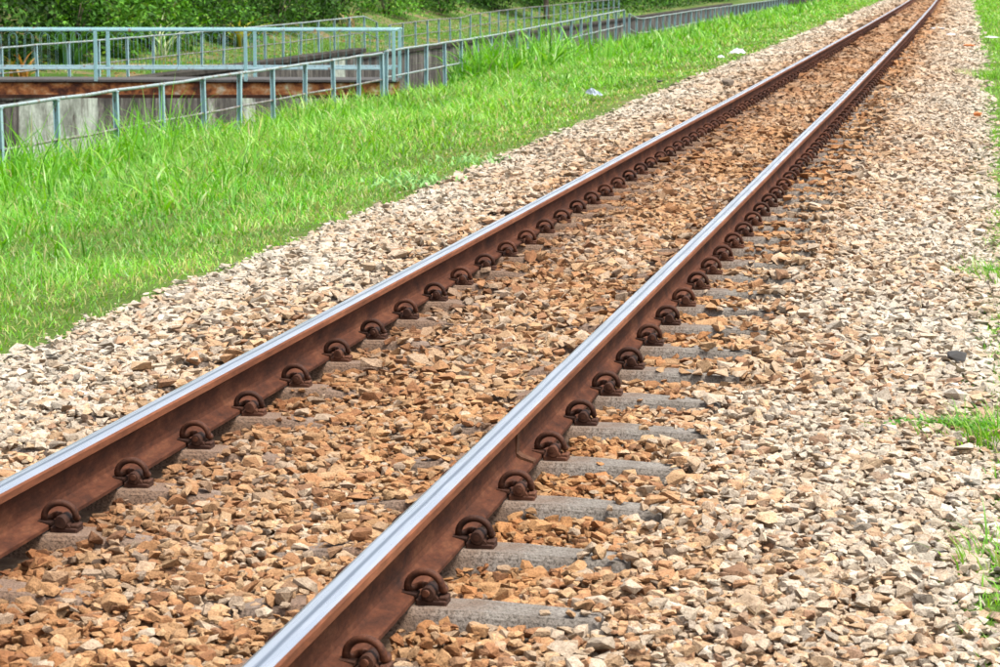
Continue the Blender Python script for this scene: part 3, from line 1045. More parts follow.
# left verge, short and medium growth
N = 175000
y = sample_y(N, 8.5, 150, 1.35)
el = left_edge(y)
x = el + 0.16 * rng.random(N) ** 2 - (el + 8.5) * rng.random(N) ** 0.95
px, py, _ = to_px(np.stack([x, y, verge_z(x, y)], -1))
k = (px > -150)
x, y = x[k], y[k]
away = left_edge(y) - x
m1 = vnoise(x, y, 0.9, 3); m2 = vnoise(x, y, 3.1, 4)
H = 0.045 + 0.12 * np.clip(away / 1.6, 0, 1) * (0.15 + 1.5 * m1 ** 1.5) + 0.24 * np.clip((away - 1.2) / 2.5, 0, 1) * (0.1 + 1.4 * m2 ** 1.7)
H *= rng.uniform(0.55, 1.35, len(x))
dry = 0.55 * np.clip(1.0 - away / 0.9, 0, 1) + 0.30 * (m2 < 0.3) + 0.10
keep = rng.random(len(x)) < np.clip(0.6 + away / 0.5, 0, 1)
x, y, H, dry, away, m1, m2 = x[keep], y[keep], H[keep], dry[keep], away[keep], m1[keep], m2[keep]
col = g_col(len(x))
isdry = rng.random(len(x)) < dry * 0.5
col[isdry] = np.array([0.40, 0.40, 0.13]) * rng.uniform(0.7, 1.2, (isdry.sum(), 1))
col *= (0.66 + 0.55 * m1)[:, None] * (np.array([1.0, 1.0, 1.0])[None] + (m2 - 0.5)[:, None] * np.array([[0.35, 0.0, 0.3]]))
wd = np.maximum(0.007, 0.00060 * y) * rng.uniform(0.6, 1.6, len(x))
arr = [blades(np.stack([x + curve(y), y, verge_z(x, y) - 0.01], -1), H, wd, rng.uniform(0.3, 1.6, len(x)), 2, col)]
grass_obj('grass', arr, M_GRASS)

# tall broad-bladed grass along the railing, in clumps
cl = []
def clump_field(n, x0, x1, y0, y1, e=1.2):
    yy = sample_y(n, y0, y1, e); xx = rng.uniform(x0, x1, n)
    return np.stack([xx, yy], -1)
cl = np.concatenate([clump_field(420, -8.3, -5.6, 22, 48), clump_field(330, -8.2, -5.2, 46, 72), clump_field(500, -7.9, -4.6, 66, 140), clump_field(240, -7.8, -3.6, 14, 60), clump_field(60, -8.2, -6.9, 24.5, 31), clump_field(90, -8.3, -6.6, 52, 60)])
sz = np.concatenate([rng.uniform(.22, .50, 420), rng.uniform(.28, .66, 330), rng.uniform(.3, .62, 500), rng.uniform(.16, .40, 240), rng.uniform(.6, 1.0, 60), rng.uniform(.7, 1.3, 90)])
# the bank stays lower between the bridge end and the tall stand
low = (cl[:, 1] > 36) & (cl[:, 1] < 51)
sz[low] *= 0.55
per = 19
bx = np.repeat(cl[:, 0], per) + rng.normal(0, .16, len(cl) * per)
by = np.repeat(cl[:, 1], per) + rng.normal(0, .22, len(cl) * per)
bh = np.repeat(sz, per) * rng.uniform(0.45, 1.25, len(bx))
kk = (bx > -8.6)
bx, by, bh = bx[kk], by[kk], bh[kk]
col = g_col(len(bx)); col *= np.array([0.92, 1.0, 0.9])
wd = np.maximum(0.022, 0.0008 * by) * rng.uniform(0.5, 1.5, len(bx))
nb = 260
b2 = np.concatenate([np.stack([rng.normal(-7.4, .45, nb), rng.normal(25.2, 1.0, nb)], -1), np.stack([rng.normal(-7.5, .4, 60), rng.normal(31.5, .8, 60)], -1), np.stack([rng.normal(-7.2, .6, 130), rng.normal(56, 1.8, 130)], -1)])
c2 = g_col(len(b2)) * np.array([0.95, 1.05, 0.8])
extra = blades(np.stack([b2[:, 0], b2[:, 1], verge_z(b2[:, 0], b2[:, 1]) - 0.02], -1), rng.uniform(.35, .85, len(b2)), rng.uniform(.022, .045, len(b2)), rng.uniform(.25, 1.2, len(b2)), 5, c2, droop=0.6)
arr = [extra, blades(np.stack([bx + curve(by), by, verge_z(bx, by) - 0.02], -1), bh, wd, rng.uniform(0.15, 1.35, len(bx)), 4, col, droop=0.55)]
grass_obj('tall_grass', arr, M_GRASS)

# right verge
N = 48000
y = sample_y(N, 3.5, 150, 1.0)
er = right_edge(y)
x = er - 0.10 * rng.random(N) + 5.0 * rng.random(N) ** 1.4
H = (0.05 + 0.12 * np.clip((x - er) / 0.8, 0, 1)) * rng.uniform(0.6, 1.4, N)
wd = np.maximum(0.006, 0.00045 * y) * rng.uniform(.7, 1.4, N)
col = g_col(N); col *= np.array([1.05, 1.05, 0.9])
arr = [blades(np.stack([x + curve(y), y, right_z(x, y) - 0.01], -1), H, wd, rng.uniform(.3, 1.1, N), 2, col)]
grass_obj('grass', arr, M_GRASS)


def tuft(name, cx, cy, r, n, hgt, label, flat=0):
    px_ = cx + rng.normal(0, r, n); py_ = cy + rng.normal(0, r * 1.2, n)
    dirs = np.arctan2(py_ - cy, px_ - cx) + rng.normal(0, .7, n)
    z0 = float(bed_z(cx)) + 0.0
    root = empty(name, (cx, cy, z0))
    tag(root, label, 'grass tuft')
    P = np.stack([px_ - cx, py_ - cy, np.zeros(n)], -1)
    hh = hgt * rng.uniform(.4, 1.3, n)
    col = g_col(n, 0.03)
    arr = [blades(P, hh, rng.uniform(.004, .008, n), rng.uniform(.3, 1.2, n), 3, col, dirs, 0.5)]
    V, F, C = join(arr)
    o = mesh_obj('blades', np_mesh('blades', V, F, M_GRASS, False, {'tint': C}), root)
    if flat:      # round-leaved creeping weed running out over the stones
        t = rng.random(flat)
        qx = cx - 0.02 - t * 0.42 + rng.normal(0, .02, flat) - cx; qy = 0.05 + 0.05 * np.sin(t * 5) + rng.normal(0, .035, flat)
        arr = [blades(np.stack([qx, qy, np.full(flat, 0.025)], -1), rng.uniform(.02, .045, flat), rng.uniform(.014, .022, flat), rng.uniform(.8, 1.3, flat), 2, g_col(flat) * np.array([.6, .75, .6]))]
        V, F, C = join(arr)
        mesh_obj('creeping_leaves', np_mesh('creeping_leaves', V, F, M_GRASS, False, {'tint': C}), root)
    return root


tuft('grass_tuft', 1.89, 8.6, 0.10, 380, 0.12, 'green grass tuft with creeping leaves at the right edge, middle of the stones', 240)
tuft('grass_tuft', 1.99, 13.3, 0.14, 420, 0.13, 'upper grass tuft at the right edge of the ballast', 40)
tuft('grass_tuft', 1.91, 6.75, 0.075, 95, 0.14, 'sparse thin grass tuft at the lower right edge')
tuft('grass_tuft', 2.05, 10.4, 0.07, 110, 0.10, 'tiny grass tuft at the right edge beside a dark flat stone')
tuft('grass_tuft', 2.0, 38.0, 0.22, 500, 0.18, 'far grass tuft reaching into the ballast at the upper right')


# dry straw scattered over the right shoulder
N = 260
y = rng.uniform(5.2, 20, N); x = 1.95 - 0.9 * rng.random(N) ** 2.2
arr = [blades(np.stack([x + curve(y), y, bed_z(x) + 0.025], -1), rng.uniform(.04, .16, N), rng.uniform(.002, .0035, N), rng.uniform(1.6, 2.4, N), 3, np.array([.55, .45, .28]) * rng.uniform(.6, 1.1, (N, 1)), droop=0.42)]
grass_obj('dry_straw', arr, M_GRASS)


def weed(name, cx, cy, label, n=70, r=0.16):
    root = empty(name, (cx, cy, float(verge_z(np.array(cx), np.array(cy))) + 0.02))
    tag(root, label, 'weed')
    P = np.stack([rng.normal(0, r, n), rng.normal(0, r * 1.6, n), rng.uniform(0.0, 0.05, n)], -1)
    arr = [blades(P, rng.uniform(.04, .08, n), rng.uniform(.018, .034, n), rng.uniform(.7, 1.4, n), 3, np.array([0.22, 0.42, 0.14]) * rng.uniform(.8, 1.2, (n, 1)), droop=0.4)]
    V, F, C = join(arr)
    mesh_obj('leaves', np_mesh('leaves', V, F, M_LEAF, False, {'tint': C}), root)


weed('creeping_weed', -2.15, 18.6, 'broad leaved creeping weed at the edge of grass and left ballast', 150, 0.15)
weed('creeping_weed', -2.1, 20.5, 'smaller pale weed on the left ballast edge, farther up', 90, 0.16)

# ------------------------------------------------------------------ near railing along the canal
POST_ME = {}


def post_mesh(hgt):
    key = round(hgt, 2)
    if key not in POST_ME:
        mb = MB()
        # rolled channel section: web facing the canal, two flanges
        mb.box(-0.030, 0.030, 0.0, 0.008, -hgt, 0.012)
        mb.box(0.0235, 0.030, -0.045, -0.0005, -hgt, 0.012)
        mb.box(-0.030, -0.0235, -0.045, -0.0005, -hgt, 0.012)
        mb.box(-0.036, 0.036, -0.05, 0.014, 0.0125, 0.026)
        POST_ME[key] = mb.mesh('post', M_TEAL)
    return POST_ME[key]


def railing(name, pts, label, hgt=1.0, mid=0.45, r=0.020, rail_mats=(M_PIPE, M_PIPE), gap=None):
    """pts: post tops (x, y, z)"""
    root = empty(name, (pts[0][0], pts[0][1], pts[0][2] - hgt))
    tag(root, label, 'railing')
    o0 = Vector(root.location)
    for i, p in enumerate(pts):
        q = pts[min(i + 1, len(pts) - 1)]
        mesh_obj('post', post_mesh(hgt), root, Vector(p) - o0 - Vector((0, 0, 0.03)), random.uniform(-.08, .08))
        for ch in (root.children[-1],):
            ch.rotation_euler.x = random.uniform(-.02, .02); ch.rotation_euler.y = random.uniform(-.025, .025)
    for dz, nm, m in ((0.0, 'top_rail', rail_mats[0]), (-mid, 'middle_rail', rail_mats[1])):
        path = []
        for i in range(len(pts)):
            path.append(Vector(pts[i]) - o0 + Vector((0, 0, dz + random.uniform(-.006, .006))))
            if i < len(pts) - 1:
                path.append((Vector(pts[i]) + Vector(pts[i + 1])) / 2 - o0 + Vector((0, 0, dz - random.uniform(0, .012))))
        MB().tube(path, r if dz == 0 else r * 0.8, 8).build(nm, m, root)
    return root


ya = np.concatenate([[24.6], np.array([26.3, 28.04, 30.1, 31.91, 33.7, 35.47, 37.2, 39.1, 40.85, 42.65, 44.35])])
railing('railing', [(-8.1, y, 0.0) for y in ya], 'pale teal post and pipe railing nearest the camera, in front of the rusty girder', rail_mats=(M_PIPE, M_PIPE_DK))
yb = np.arange(45.4, 80.5, 1.78)
railing('railing', [(np.interp(y, [45, 55, 65, 81], [-8.25, -8.33, -8.5, -8.55]), y, np.interp(y, [45, 55, 65, 79, 81], [0.0, 0.0, 0.06, 0.19, 0.19])) for y in yb],
        'teal post and pipe railing beyond the footbridge end, beside the tall grass', hgt=1.1)
yc_ = np.concatenate([[80.9, 82.6], np.arange(84.4, 150, 1.78)])
railing('railing', [(-8.6, y, np.interp(y, [80, 82, 84, 100, 140], [0.16, -0.08, -0.15, -0.14, -0.2])) for y in yc_],
        'farthest stretch of teal railing, dropping at a kink near the top of the picture', hgt=0.95)

# far-bank railing
fy = np.concatenate([np.arange(46.1, 85.5, 2.06), [87.1, 89.1], np.arange(91.2, 150, 2.1)])
fz = np.interp(fy, [40, 54, 66, 75, 81, 85.2, 87.1, 89.1, 95.7, 101.6, 103.7, 111, 123, 150], [-0.2, -0.19, -0.2, -0.18, -0.15, -0.12, -0.36, -0.48, -0.44, -0.47, -0.39, -0.32, -0.29, -0.25])
na = int(np.sum(fy < 86))
POST_ME.clear()
railing('railing', [(-17.8, a, b) for a, b in zip(fy[:na + 1], fz[:na + 1])], 'sagging grimy railing on the far canal bank, left stretch behind the footbridge', hgt=1.05, mid=0.52, rail_mats=(M_PIPE, M_PIPE_DK))
railing('railing', [(-17.8 + 0.0 * a, a, b) for a, b in zip(fy[na + 1:], fz[na + 1:])], 'far bank railing with leaning posts, right stretch beyond the dip', hgt=0.98, mid=0.45, rail_mats=(M_PIPE_DK, M_PIPE_DK))

# ------------------------------------------------------------------ footbridge over the canal
br = empty('footbridge', (-8.2, 45.85, -0.51), 0.155)
tag(br, 'narrow footbridge with teal railings on a rusty steel girder across the canal', 'footbridge')
BL = -10.2                                    # runs from x = 0 (near bank) to BL (far bank) in its own axes
WID = 1.08
for yy, nm in ((0.0, 'girder'), (WID - 0.1, 'girder')):
    g = MB().box(BL, 0.02, yy - 0.012, yy + 0.012, -0.262, -0.06).build('girder', M_GIRDER, br)
    MB().box(BL, 0.02, yy - 0.10, yy + 0.10, -0.32, -0.2625).build('bottom_flange', M_FLANGE, g)
    MB().box(BL, 0.02, yy - 0.05, yy + 0.05, -0.0598, -0.042).build('top_flange', M_FLANGE, g)
deck_plank = MB().box(-0.14, 0.14, -0.08, WID + 0.05, -0.0415, 0.0, 0.004).mesh('deck_plank', plain('grey_deck', (0.075, 0.07, 0.066), 0.85, 12.0))
for q in np.arange(-0.1, BL, -0.29):
    mesh_obj('deck_plank', deck_plank, br, (q, 0, random.uniform(-.003, .003)))
pm = MB().box(-0.03, 0.03, -0.03, 0.03, -0.03, 0.835, 0.004).mesh('bridge_post', M_TEAL_PALE)
# thin hooped infill bars: each an inverted U
bar = MB().tube([(-0.07, 0, 0.2145), (-0.07, 0, 0.68)] + [(0.07 * math.cos(a), 0, 0.73 + 0.07 * math.sin(a)) for a in np.linspace(math.pi, 0, 7)] + [(0.07, 0, 0.68), (0.07, 0, 0.2145)], 0.0036, 5).mesh('hoop_bar', M_TEAL_PALE)
for yy, x_end, m in ((-0.06, -0.02, M_TEAL_PALE), (WID - 0.05, 0.02, M_TEAL_PALE)):
    xe = x_end
    for q in (0, -2.58, -5.20, -7.8, -10.1):
        mesh_obj('bridge_post', pm, br, (xe + q, yy, 0))
    MB().box(BL, xe + 0.05, yy - 0.026, yy + 0.026, 0.8355, 0.880, 0.010).build('handrail', M_TEAL_PALE, br)
    MB().box(BL, xe - 0.031, yy - 0.022, yy + 0.022, 0.175, 0.212, 0.004).build('bottom_rail', M_TEAL, br)
    for q in np.arange(-0.19, BL + 0.1, -0.28):
        if min(abs(q - t) for t in (0, -2.58, -5.20, -7.8, -10.1)) > 0.06:
            mesh_obj('hoop_bar', bar, br, (xe + q, yy + random.uniform(-.004, .004), random.uniform(-.006, .006)), random.uniform(-.05, .05))
# return panel at the near end, joining the two railings
MB().box(-0.022, 0.022, 0.0, WID - 0.1, 0.838, 0.876, 0.008).build('end_rail', M_TEAL_PALE, br, (0.0, -0.02, 0.0))
# plate-like abutment under the near end
ab = MB().box(-0.5, 0.35, -0.25, WID + 0.2, -3.2, -0.345, 0.02).build('abutment', M_WALL, br)

# ------------------------------------------------------------------ vegetation on the far bank
L_PAL = np.array([(0.03, 0.085, 0.012), (0.05, 0.15, 0.018), (0.08, 0.23, 0.022), (0.125, 0.31, 0.03), (0.016, 0.042, 0.008), (0.22, 0.36, 0.06)])


def leaf_arrays(P, size, col, aspect=0.5):
    """diamond leaves folded along the midrib, randomly tipped"""
    n = len(P)
    a = rng.normal(size=(n, 3)); a[:, 2] = a[:, 2] * 0.6 - 0.25
    a /= np.linalg.norm(a, axis=1)[:, None]
    b = np.cross(a, rng.normal(size=(n, 3)) * np.array([0.5, 0.5, 0.2]) + np.array([0, 0, 1.0])); b /= np.linalg.norm(b, axis=1)[:, None] + 1e-9
    nrm = np.cross(a, b)
    L = size[:, None]
    v0 = P; v1 = P + a * L * 0.45 + b * L * aspect * 0.5 + nrm * L * 0.06; v2 = P + a * L + np.array([0, 0, -0.12]) * L; v3 = P + a * L * 0.45 - b * L * aspect * 0.5 + nrm * L * 0.06
    V = np.stack([v0, v1, v2, v3], 1).reshape(-1, 3)
    f = np.array([[0, 1, 2], [0, 2, 3]])[None] + (np.arange(n) * 4)[:, None, None]
    return V, f.reshape(-1, 3), np.repeat(col, 4, 0)


def cloud_points(center, rad, n, clumps=14):
    """clumpy leaf positions through an ellipsoid, denser near its skin"""
    d = rng.normal(size=(clumps, 3)); d /= np.linalg.norm(d, axis=1)[:, None]
    cc = d * rng.uniform(0.45, 0.95, (clumps, 1)) * np.array(rad)
    cr = rng.uniform(0.22, 0.45, clumps)
    k = rng.integers(0, clumps, n)
    p = cc[k] + rng.normal(size=(n, 3)) * 0.55 * cr[k][:, None] * np.array(rad)
    shade = rng.uniform(0.75, 1.25, clumps)[k]
    return p + np.array(center), shade


def pick(w, n):
    w = np.array(w, float); w /= w.sum()
    return L_PAL[rng.choice(len(L_PAL), n, p=w)] * rng.uniform(0.75, 1.25, (n, 1))


def shrub(name, x, y, rad, n, size, w, label, group=None, trunk=True, cat='shrub', aspect=0.5):
    z = float(bank_z(np.array(x), np.array(y)))
    root = empty(name, (x, y, z))
    tag(root, label, cat, group)
    n = int(n * 1.6); size = size * 0.74
    P, sh = cloud_points((0, 0, rad[2] * 0.72), rad, n, 12 + n // 250)
    P[:, 2] = np.abs(P[:, 2])
    col = pick(w, n) * sh[:, None]
    V, F, C = leaf_arrays(P, rng.uniform(0.6, 1.4, n) * size, col, aspect)
    mesh_obj('foliage', np_mesh('foliage', V, F, M_LEAF, False, {'tint': C}), root)
    if trunk:
        mb = MB()
        for k in range(4):
            a = rng.uniform(0, 6.28); q = rng.uniform(0.25, 0.6)
            mb.tube([(0.04 * math.cos(a), 0.04 * math.sin(a), -0.1), (q * .4 * rad[0] * math.cos(a), q * .4 * rad[1] * math.sin(a), rad[2] * .5), (q * rad[0] * math.cos(a), q * rad[1] * math.sin(a), rad[2] * 1.1)], [0.035, 0.025, 0.01], 5)
        mb.build('stem', M_BARK, root)
    return root


def tree(x, y, hgt, tr, crown, n, w, label, group='trees of the wood behind the canal'):
    z = float(bank_z(np.array(x), np.array(y)))
    root = empty('tree', (x, y, z))
    tag(root, label, 'tree', group)
    lx, ly = rng.uniform(-.4, .4, 2)
    mb = MB()
    top = hgt * 0.72
    pts = [(0, 0, -0.2), (0.02, 0.0, 0.25), (lx * .3, ly * .3, top * .4), (lx * .8, ly * .7, top * .75), (lx, ly, top)]
    mb.tube(pts, [tr * 1.5, tr * 1.1, tr * .85, tr * .65, tr * .4], 9)
    for k in range(6):
        a = k * 1.05 + rng.uniform(-.3, .3); s = rng.uniform(.45, .95) * top
        e = crown * rng.uniform(.5, .85)
        mb.tube([(lx * .6, ly * .6, s), (lx * .6 + .5 * e * math.cos(a), ly * .6 + .5 * e * math.sin(a), s + .45 * e), (lx * .6 + e * math.cos(a), ly * .6 + e * math.sin(a), s + .8 * e)], [tr * .4, tr * .25, tr * .08], 6)
    mb.build('trunk', M_BARK, root)
    crown *= 1.25; n = int(n * 1.1)  # crown widened, mostly unseen overhead, to throw shade on the shrubs
    P, sh = cloud_points((lx, ly, hgt * .70), (crown, crown, hgt * .34), n, 26)
    V, F, C = leaf_arrays(P, rng.uniform(.32, .62, n), pick(w, n) * sh[:, None])
    mesh_obj('crown', np_mesh('crown', V, F, M_LEAF, False, {'tint': C}), root)
    return root


DK = [3, 1.6, .4, .1, 4, .03]; MD = [2, 2.6, 1.6, .6, 1.6, .2]; BR = [.5, 1.5, 3, 2.6, .5, .8]  # DK: darker leaf colours, with the wood's deep shade put into them
# dark wood at the left, shrubs in front of it; positions follow the bank
SH = [
    ('shrub', -21.6, 62.5, (1.3, 1.6, 1.2), 1500, .22, DK, 'dark shadowy shrub at the far left under the trees'),
    ('shrub', -21.6, 67.5, (1.2, 1.6, 1.35), 1700, .20, MD, 'mid green arching shrub left of the bright bushes'),
    ('fern_clump', -21.9, 71.5, (1.5, 1.9, 1.15), 1900, .30, BR, 'bright feathery fern-like bush above the left bridge posts'),
    ('shrub', -22.1, 75.8, (1.5, 2.0, 1.25), 2000, .20, BR, 'bright green leafy bush with pale drooping stalks behind the far railing'),
    ('shrub', -22.9, 80.5, (1.6, 2.2, 1.9), 2300, .24, MD, 'glossy broad leaved climber mound in the middle of the thicket'),
    ('shrub', -22.3, 84.5, (1.3, 2.0, .85), 1500, .20, MD, 'low green shrub at the foot of the yellow leaved plant'),
    ('shrub', -23.2, 88.5, (1.4, 2.0, 1.5), 1700, .20, DK, 'dense dark shrub right of the yellow leaves'),
    ('shrub', -23.0, 94.0, (1.3, 2.2, 1.3), 1700, .20, MD, 'mixed green shrub above the middle of the bridge handrail'),
    ('shrub', -23.6, 100.0, (1.3, 2.3, 1.2), 1600, .20, DK, 'dark shrub left of the far railing peak'),
    ('shrub', -23.6, 106.0, (1.4, 2.5, 1.3), 1700, .20, MD, 'ragged shrub with dry twigs above the far railing dip'),
    ('shrub', -23.6, 115.0, (1.4, 2.6, 1.35), 1500, .20, BR, 'bright green bush on the grassy slope near a bare trunk'),
    ('shrub', -23.4, 126.0, (1.5, 3.4, 1.4), 1500, .22, MD, 'dull green bush on the slope right of the bare trunk'),
    ('shrub', -23.8, 139.0, (1.6, 3.4, 1.1), 1500, .22, DK, 'dark distant shrub above the right part of the far railing'),
    ('shrub', -21.5, 172.0, (1.6, 5.0, 1.0), 1500, .26, DK, 'dark thicket clump behind the far fence, left of the grassy horizon'),
    ('shrub', -21.0, 195.0, (1.6, 6.0, 1.0), 1500, .28, MD, 'green thicket clump farther behind the far fence at the top edge'),
    ('shrub', -20.0, 225.0, (1.6, 8.0, 1.2), 1500, .32, DK, 'most distant dark thicket at the top edge left of the rails'),
    ('shrub', -23.4, 152.0, (1.6, 3.8, 1.0), 1500, .24, DK, 'farthest dark shrub beside the slim trunk at the top'),
]
for s in SH:
    shrub(*s)

# arching long-leaved plants and stalks
def frond_plant(name, x, y, n, hgt, wid, cols, label, cat='plant', lean=(0.5, 1.2)):
    z = float(bank_z(np.array(x), np.array(y)))
    root = empty(name, (x, y, z)); tag(root, label, cat)
    P = np.stack([rng.normal(0, .12, n), rng.normal(0, .12, n), np.zeros(n)], -1)
    col = np.array(cols)[rng.integers(0, len(cols), n)] * rng.uniform(.8, 1.2, (n, 1))
    V, F, C = blades(P, hgt * rng.uniform(.6, 1.15, n), wid * rng.uniform(.7, 1.3, n), rng.uniform(lean[0], lean[1], n), 6, col, droop=0.6)
    mesh_obj('fronds', np_mesh('fronds', V, F, M_LEAF, False, {'tint': C}), root)


frond_plant('banana_plant', -20.9, 65.5, 26, 1.9, .17, [(0.05, .15, .02), (.08, .22, .03)], 'dark long leaved plant hanging over the left bank')
frond_plant('tall_reed', -21.0, 73.5, 22, 2.0, .05, [(.40, .50, .22), (.5, .55, .33), (.12, .3, .04)], 'pale drooping reed stalks among the bright bushes')
frond_plant('yellow_plant', -21.6, 84.0, 30, 1.75, .13, [(.55, .42, .06), (.5, .5, .1), (.2, .33, .05)], 'plant with yellow leaves hanging at the top of the thicket', lean=(.7, 1.3))
frond_plant('orange_plant', -19.6, 58.2, 26, 1.0, .08, [(.50, .24, .04), (.40, .20, .05), (.25, .25, .05)], 'orange yellow leaved plant behind the bridge bars at the far left')
frond_plant('palm_shrub', -22.3, 69.0, 60, 2.4, .07, [(.10, .28, .03), (.16, .36, .05)], 'spreading palm-like fronds above the bridge handrail', lean=(.8, 1.4))
frond_plant('dry_plant', -22.6, 103.5, 24, 1.3, .06, [(.40, .26, .14), (.3, .2, .1), (.3, .3, .1)], 'dry brown stalks above the far railing peak')

TR = [(-24.5, 62, 8, .20, 3.2), (-26.5, 72, 9, .22, 3.4), (-27, 82, 9, .18, 3.4), (-26, 91, 8, .20, 3.2), (-27.5, 100, 9, .24, 3.5), (-26.5, 110, 9, .18, 3.4), (-28, 121, 10, .2, 3.6), (-28, 148, 10, .22, 4), (-31, 66, 10, .25, 4), (-33, 84, 11, .25, 4), (-33, 104, 11, .25, 4), (-34, 128, 11, .25, 4), (-27, 165, 9, .2, 4), (-26, 185, 9, .2, 4), (-22.8, 52, 8, .2, 3.2), (-22.6, 59.5, 7, .2, 3.2), (-23.2, 66, 7.5, .18, 3.2), (-24.2, 78, 7.5, .16, 3.0), (-25.2, 96, 7.5, .2, 3.0)]  # front trees at the left are added so their crowns shade the shrubs
for i, (x, y, hh, tr_, cr) in enumerate(TR):
    tree(x, y, hh, tr_, cr, 2300, DK if i % 2 == 0 else MD, 'dark leafy tree of the wood behind the canal bank')
tree(-25.5, 121.0, 8, .17, 2.6, 1600, MD, 'brown bare trunk standing on the grassy slope above the far railing', None)
tree(-20.6, 140.0, 8, .14, 2.6, 1600, DK, 'slim dark trunk rising behind the far railing near the top centre', None)

# undergrowth that fills the wood (one mass)
N = 56000
y = rng.uniform(48, 260, N); xx = -(22.4 + np.where(y > 104, 1.2, 0) * np.clip((150 - y) / 30, 0, 1) - 3.4 * np.clip((y - 145) / 25, 0, 1) + 9.0 * rng.random(N) ** 1.3)
z = bank_z(xx, y) + rng.random(N) ** 1.5 * (1.9 + 0.8 * vnoise(xx, y, 2.0, 9))
sh = 0.7 + 0.6 * vnoise(xx * 1.0 + z * 2, y, 0.8, 11)
V, F, C = leaf_arrays(np.stack([xx, y, z], -1), rng.uniform(.10, .26, N), pick([3, 2, .8, .3, 3, .1], N) * sh[:, None])
o = mesh_obj('undergrowth', np_mesh('undergrowth', V, F, M_LEAF, False, {'tint': C}))
tag(o, kind='stuff')

# patchy grass on the far bank
N = 48000
y = sample_y(N, 46, 180, 1.1); xx = -16.5 - 9.5 * rng.random(N) ** 1.1
pt = vnoise(xx, y, 1.7, 21) * 0.6 + vnoise(xx, y, 0.6, 22) * 0.4 + np.clip((-xx - 19.5) / 6, 0, .3)
k = pt > rng.uniform(.38, .62, N)
xx, y = xx[k], y[k]
col = G_PAL[rng.choice(6, len(xx), p=[.3, .2, .25, .1, .05, .1])] * rng.uniform(.6, 1.0, (len(xx), 1))
arr = [blades(np.stack([xx, y, bank_z(xx, y) - .01], -1), rng.uniform(.04, .14, len(xx)), np.maximum(.02, .0005 * y), rng.uniform(.3, 1.2, len(xx)), 2, col)]
grass_obj('bank_grass', arr, M_GRASS)
# fallen leaves on the far bank
N = 4500
y = sample_y(N, 46, 130, 1.1); xx = -17 - 4.5 * rng.random(N)
k = vnoise(xx, y, 1.9, 31) > rng.uniform(.45, .8, N)
xx, y = xx[k], y[k]
V, F, C = leaf_arrays(np.stack([xx, y, bank_z(xx, y) + .02], -1), rng.uniform(.08, .16, len(xx)), np.array([.33, .15, .06]) * rng.uniform(.6, 1.4, (len(xx), 1)))
V[:, 2] = np.minimum(V[:, 2], np.repeat(bank_z(xx, y) + .06, 4))
o = mesh_obj('fallen_leaves', np_mesh('fallen_leaves', V, F, M_LEAF, False, {'tint': C}))
tag(o, kind='stuff')


# ------------------------------------------------------------------ small things lying about
def lump(name, x, y, z, size, mat, label, cat, seed, npts=40, sub=True):
    tv, tf = rock_template(npts, seed)
    me = np_mesh(name, tv * np.array(size), tf, mat, True)
    o = mesh_obj(name, me, None, (x, y, z), random.uniform(0, 6))
    tag(o, label, cat)
    return o


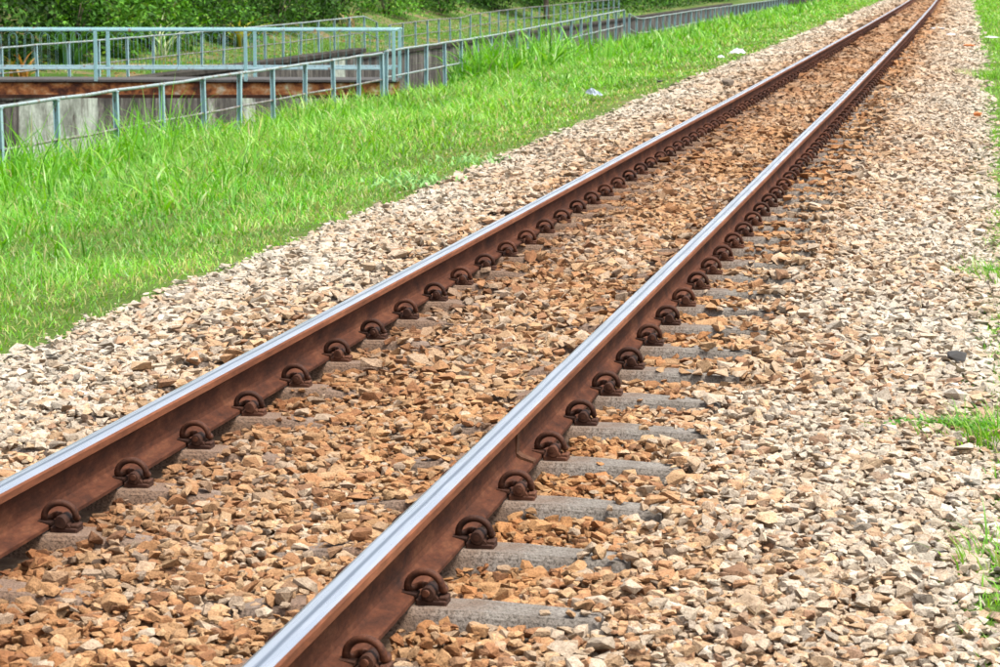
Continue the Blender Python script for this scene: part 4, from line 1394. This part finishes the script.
def crumple(name, x, y, z, size, mat, label, cat, seed, thin=0.5):
    r = np.random.default_rng(seed)
    n = 9
    g = np.linspace(-1, 1, n)
    X, Y = np.meshgrid(g, g)
    Z = thin * (1 - np.maximum(np.abs(X), np.abs(Y)) ** 2) + r.normal(0, 0.16 * thin + .03, X.shape)
    k = 1 - 0.25 * r.random(X.shape)
    v = np.stack([X * k * size[0], Y * k * size[1], np.maximum(Z, -0.05) * size[2]], -1).reshape(-1, 3)
    i = np.arange((n - 1) * n).reshape(n - 1, n)[:, :-1].ravel()
    f = np.stack([i, i + 1, i + n + 1, i + n], -1)
    me = np_mesh(name, v, f, mat, True)
    o = mesh_obj(name, me, None, (x, y, z), 0.3)
    tag(o, label, cat)
    return o


crumple('plastic_bag', -2.36, 47.3, -0.06, (.14, .20, .14), M_WHITE, 'crumpled white plastic bag where the left ballast meets the grass', 'plastic bag', 1)
crumple('litter', -2.50, 45.6, -0.08, (.06, .08, .06), M_WHITE, 'small white scrap just left of the crumpled bag', 'litter', 2)
lump('rock', -1.15, 32.2, 0.055, (.11, .12, .09), M_LUMP, 'round grey-brown rock on the ballast beside the left rail', 'rock', 41)
lump('clod', -2.24, 34.5, -0.03, (.065, .065, .05), M_DARK, 'small black clod at the grass edge left of the track', 'clod', 42)
crumple('plastic_sheet', -2.75, 32.0, -0.08, (.06, .40, .10), M_GREYSHEET, 'bluish grey strip of plastic lying in the grass', 'plastic sheet', 5)
lump('brick_fragment', 1.62, 49.6, 0.03, (.13, .09, .06), M_BRICK, 'large orange brick fragment on the right ballast near the top', 'brick', 43)
lump('brick_fragment', 0.70, 41.8, 0.01, (.08, .06, .05), M_BRICK, 'small orange stone fragment close to the right rail near the top', 'brick', 44)
lump('brick_fragment', 1.80, 26.9, -0.01, (.07, .06, .045), M_BRICK, 'orange brick fragment near the right edge of the ballast', 'brick', 45)
crumple('litter', 0.86, 62.6, 0.05, (.15, .24, .07), M_WHITE, 'long white paper scrap on the ballast nearest the right rail', 'litter', 6, .3)
crumple('litter', 1.22, 57.3, 0.04, (.10, .16, .07), M_WHITE, 'short white paper scrap between two other pieces of litter', 'litter', 7, .3)
crumple('litter', 2.06, 55.8, 0.02, (.12, .2, .07), M_WHITE, 'white scrap at the right grass edge near the top', 'litter', 8, .3)
lump('flat_stone', 1.74, 10.05, -0.02, (.07, .05, .035), M_DARK, 'flat dark slate stone near the right edge of the ballast', 'stone', 46)
b = MB().tube([(0, 0, -0.05), (0.01, 0, .12), (-.02, .0, .22), (-.10, .0, .30), (-.16, 0, .42)], .025, 6).build('bent_rod', M_DARK, None, (-1.45, 112.0, -0.02))
tag(b, 'thin dark bent rod standing left of the rails at the top', 'rod')
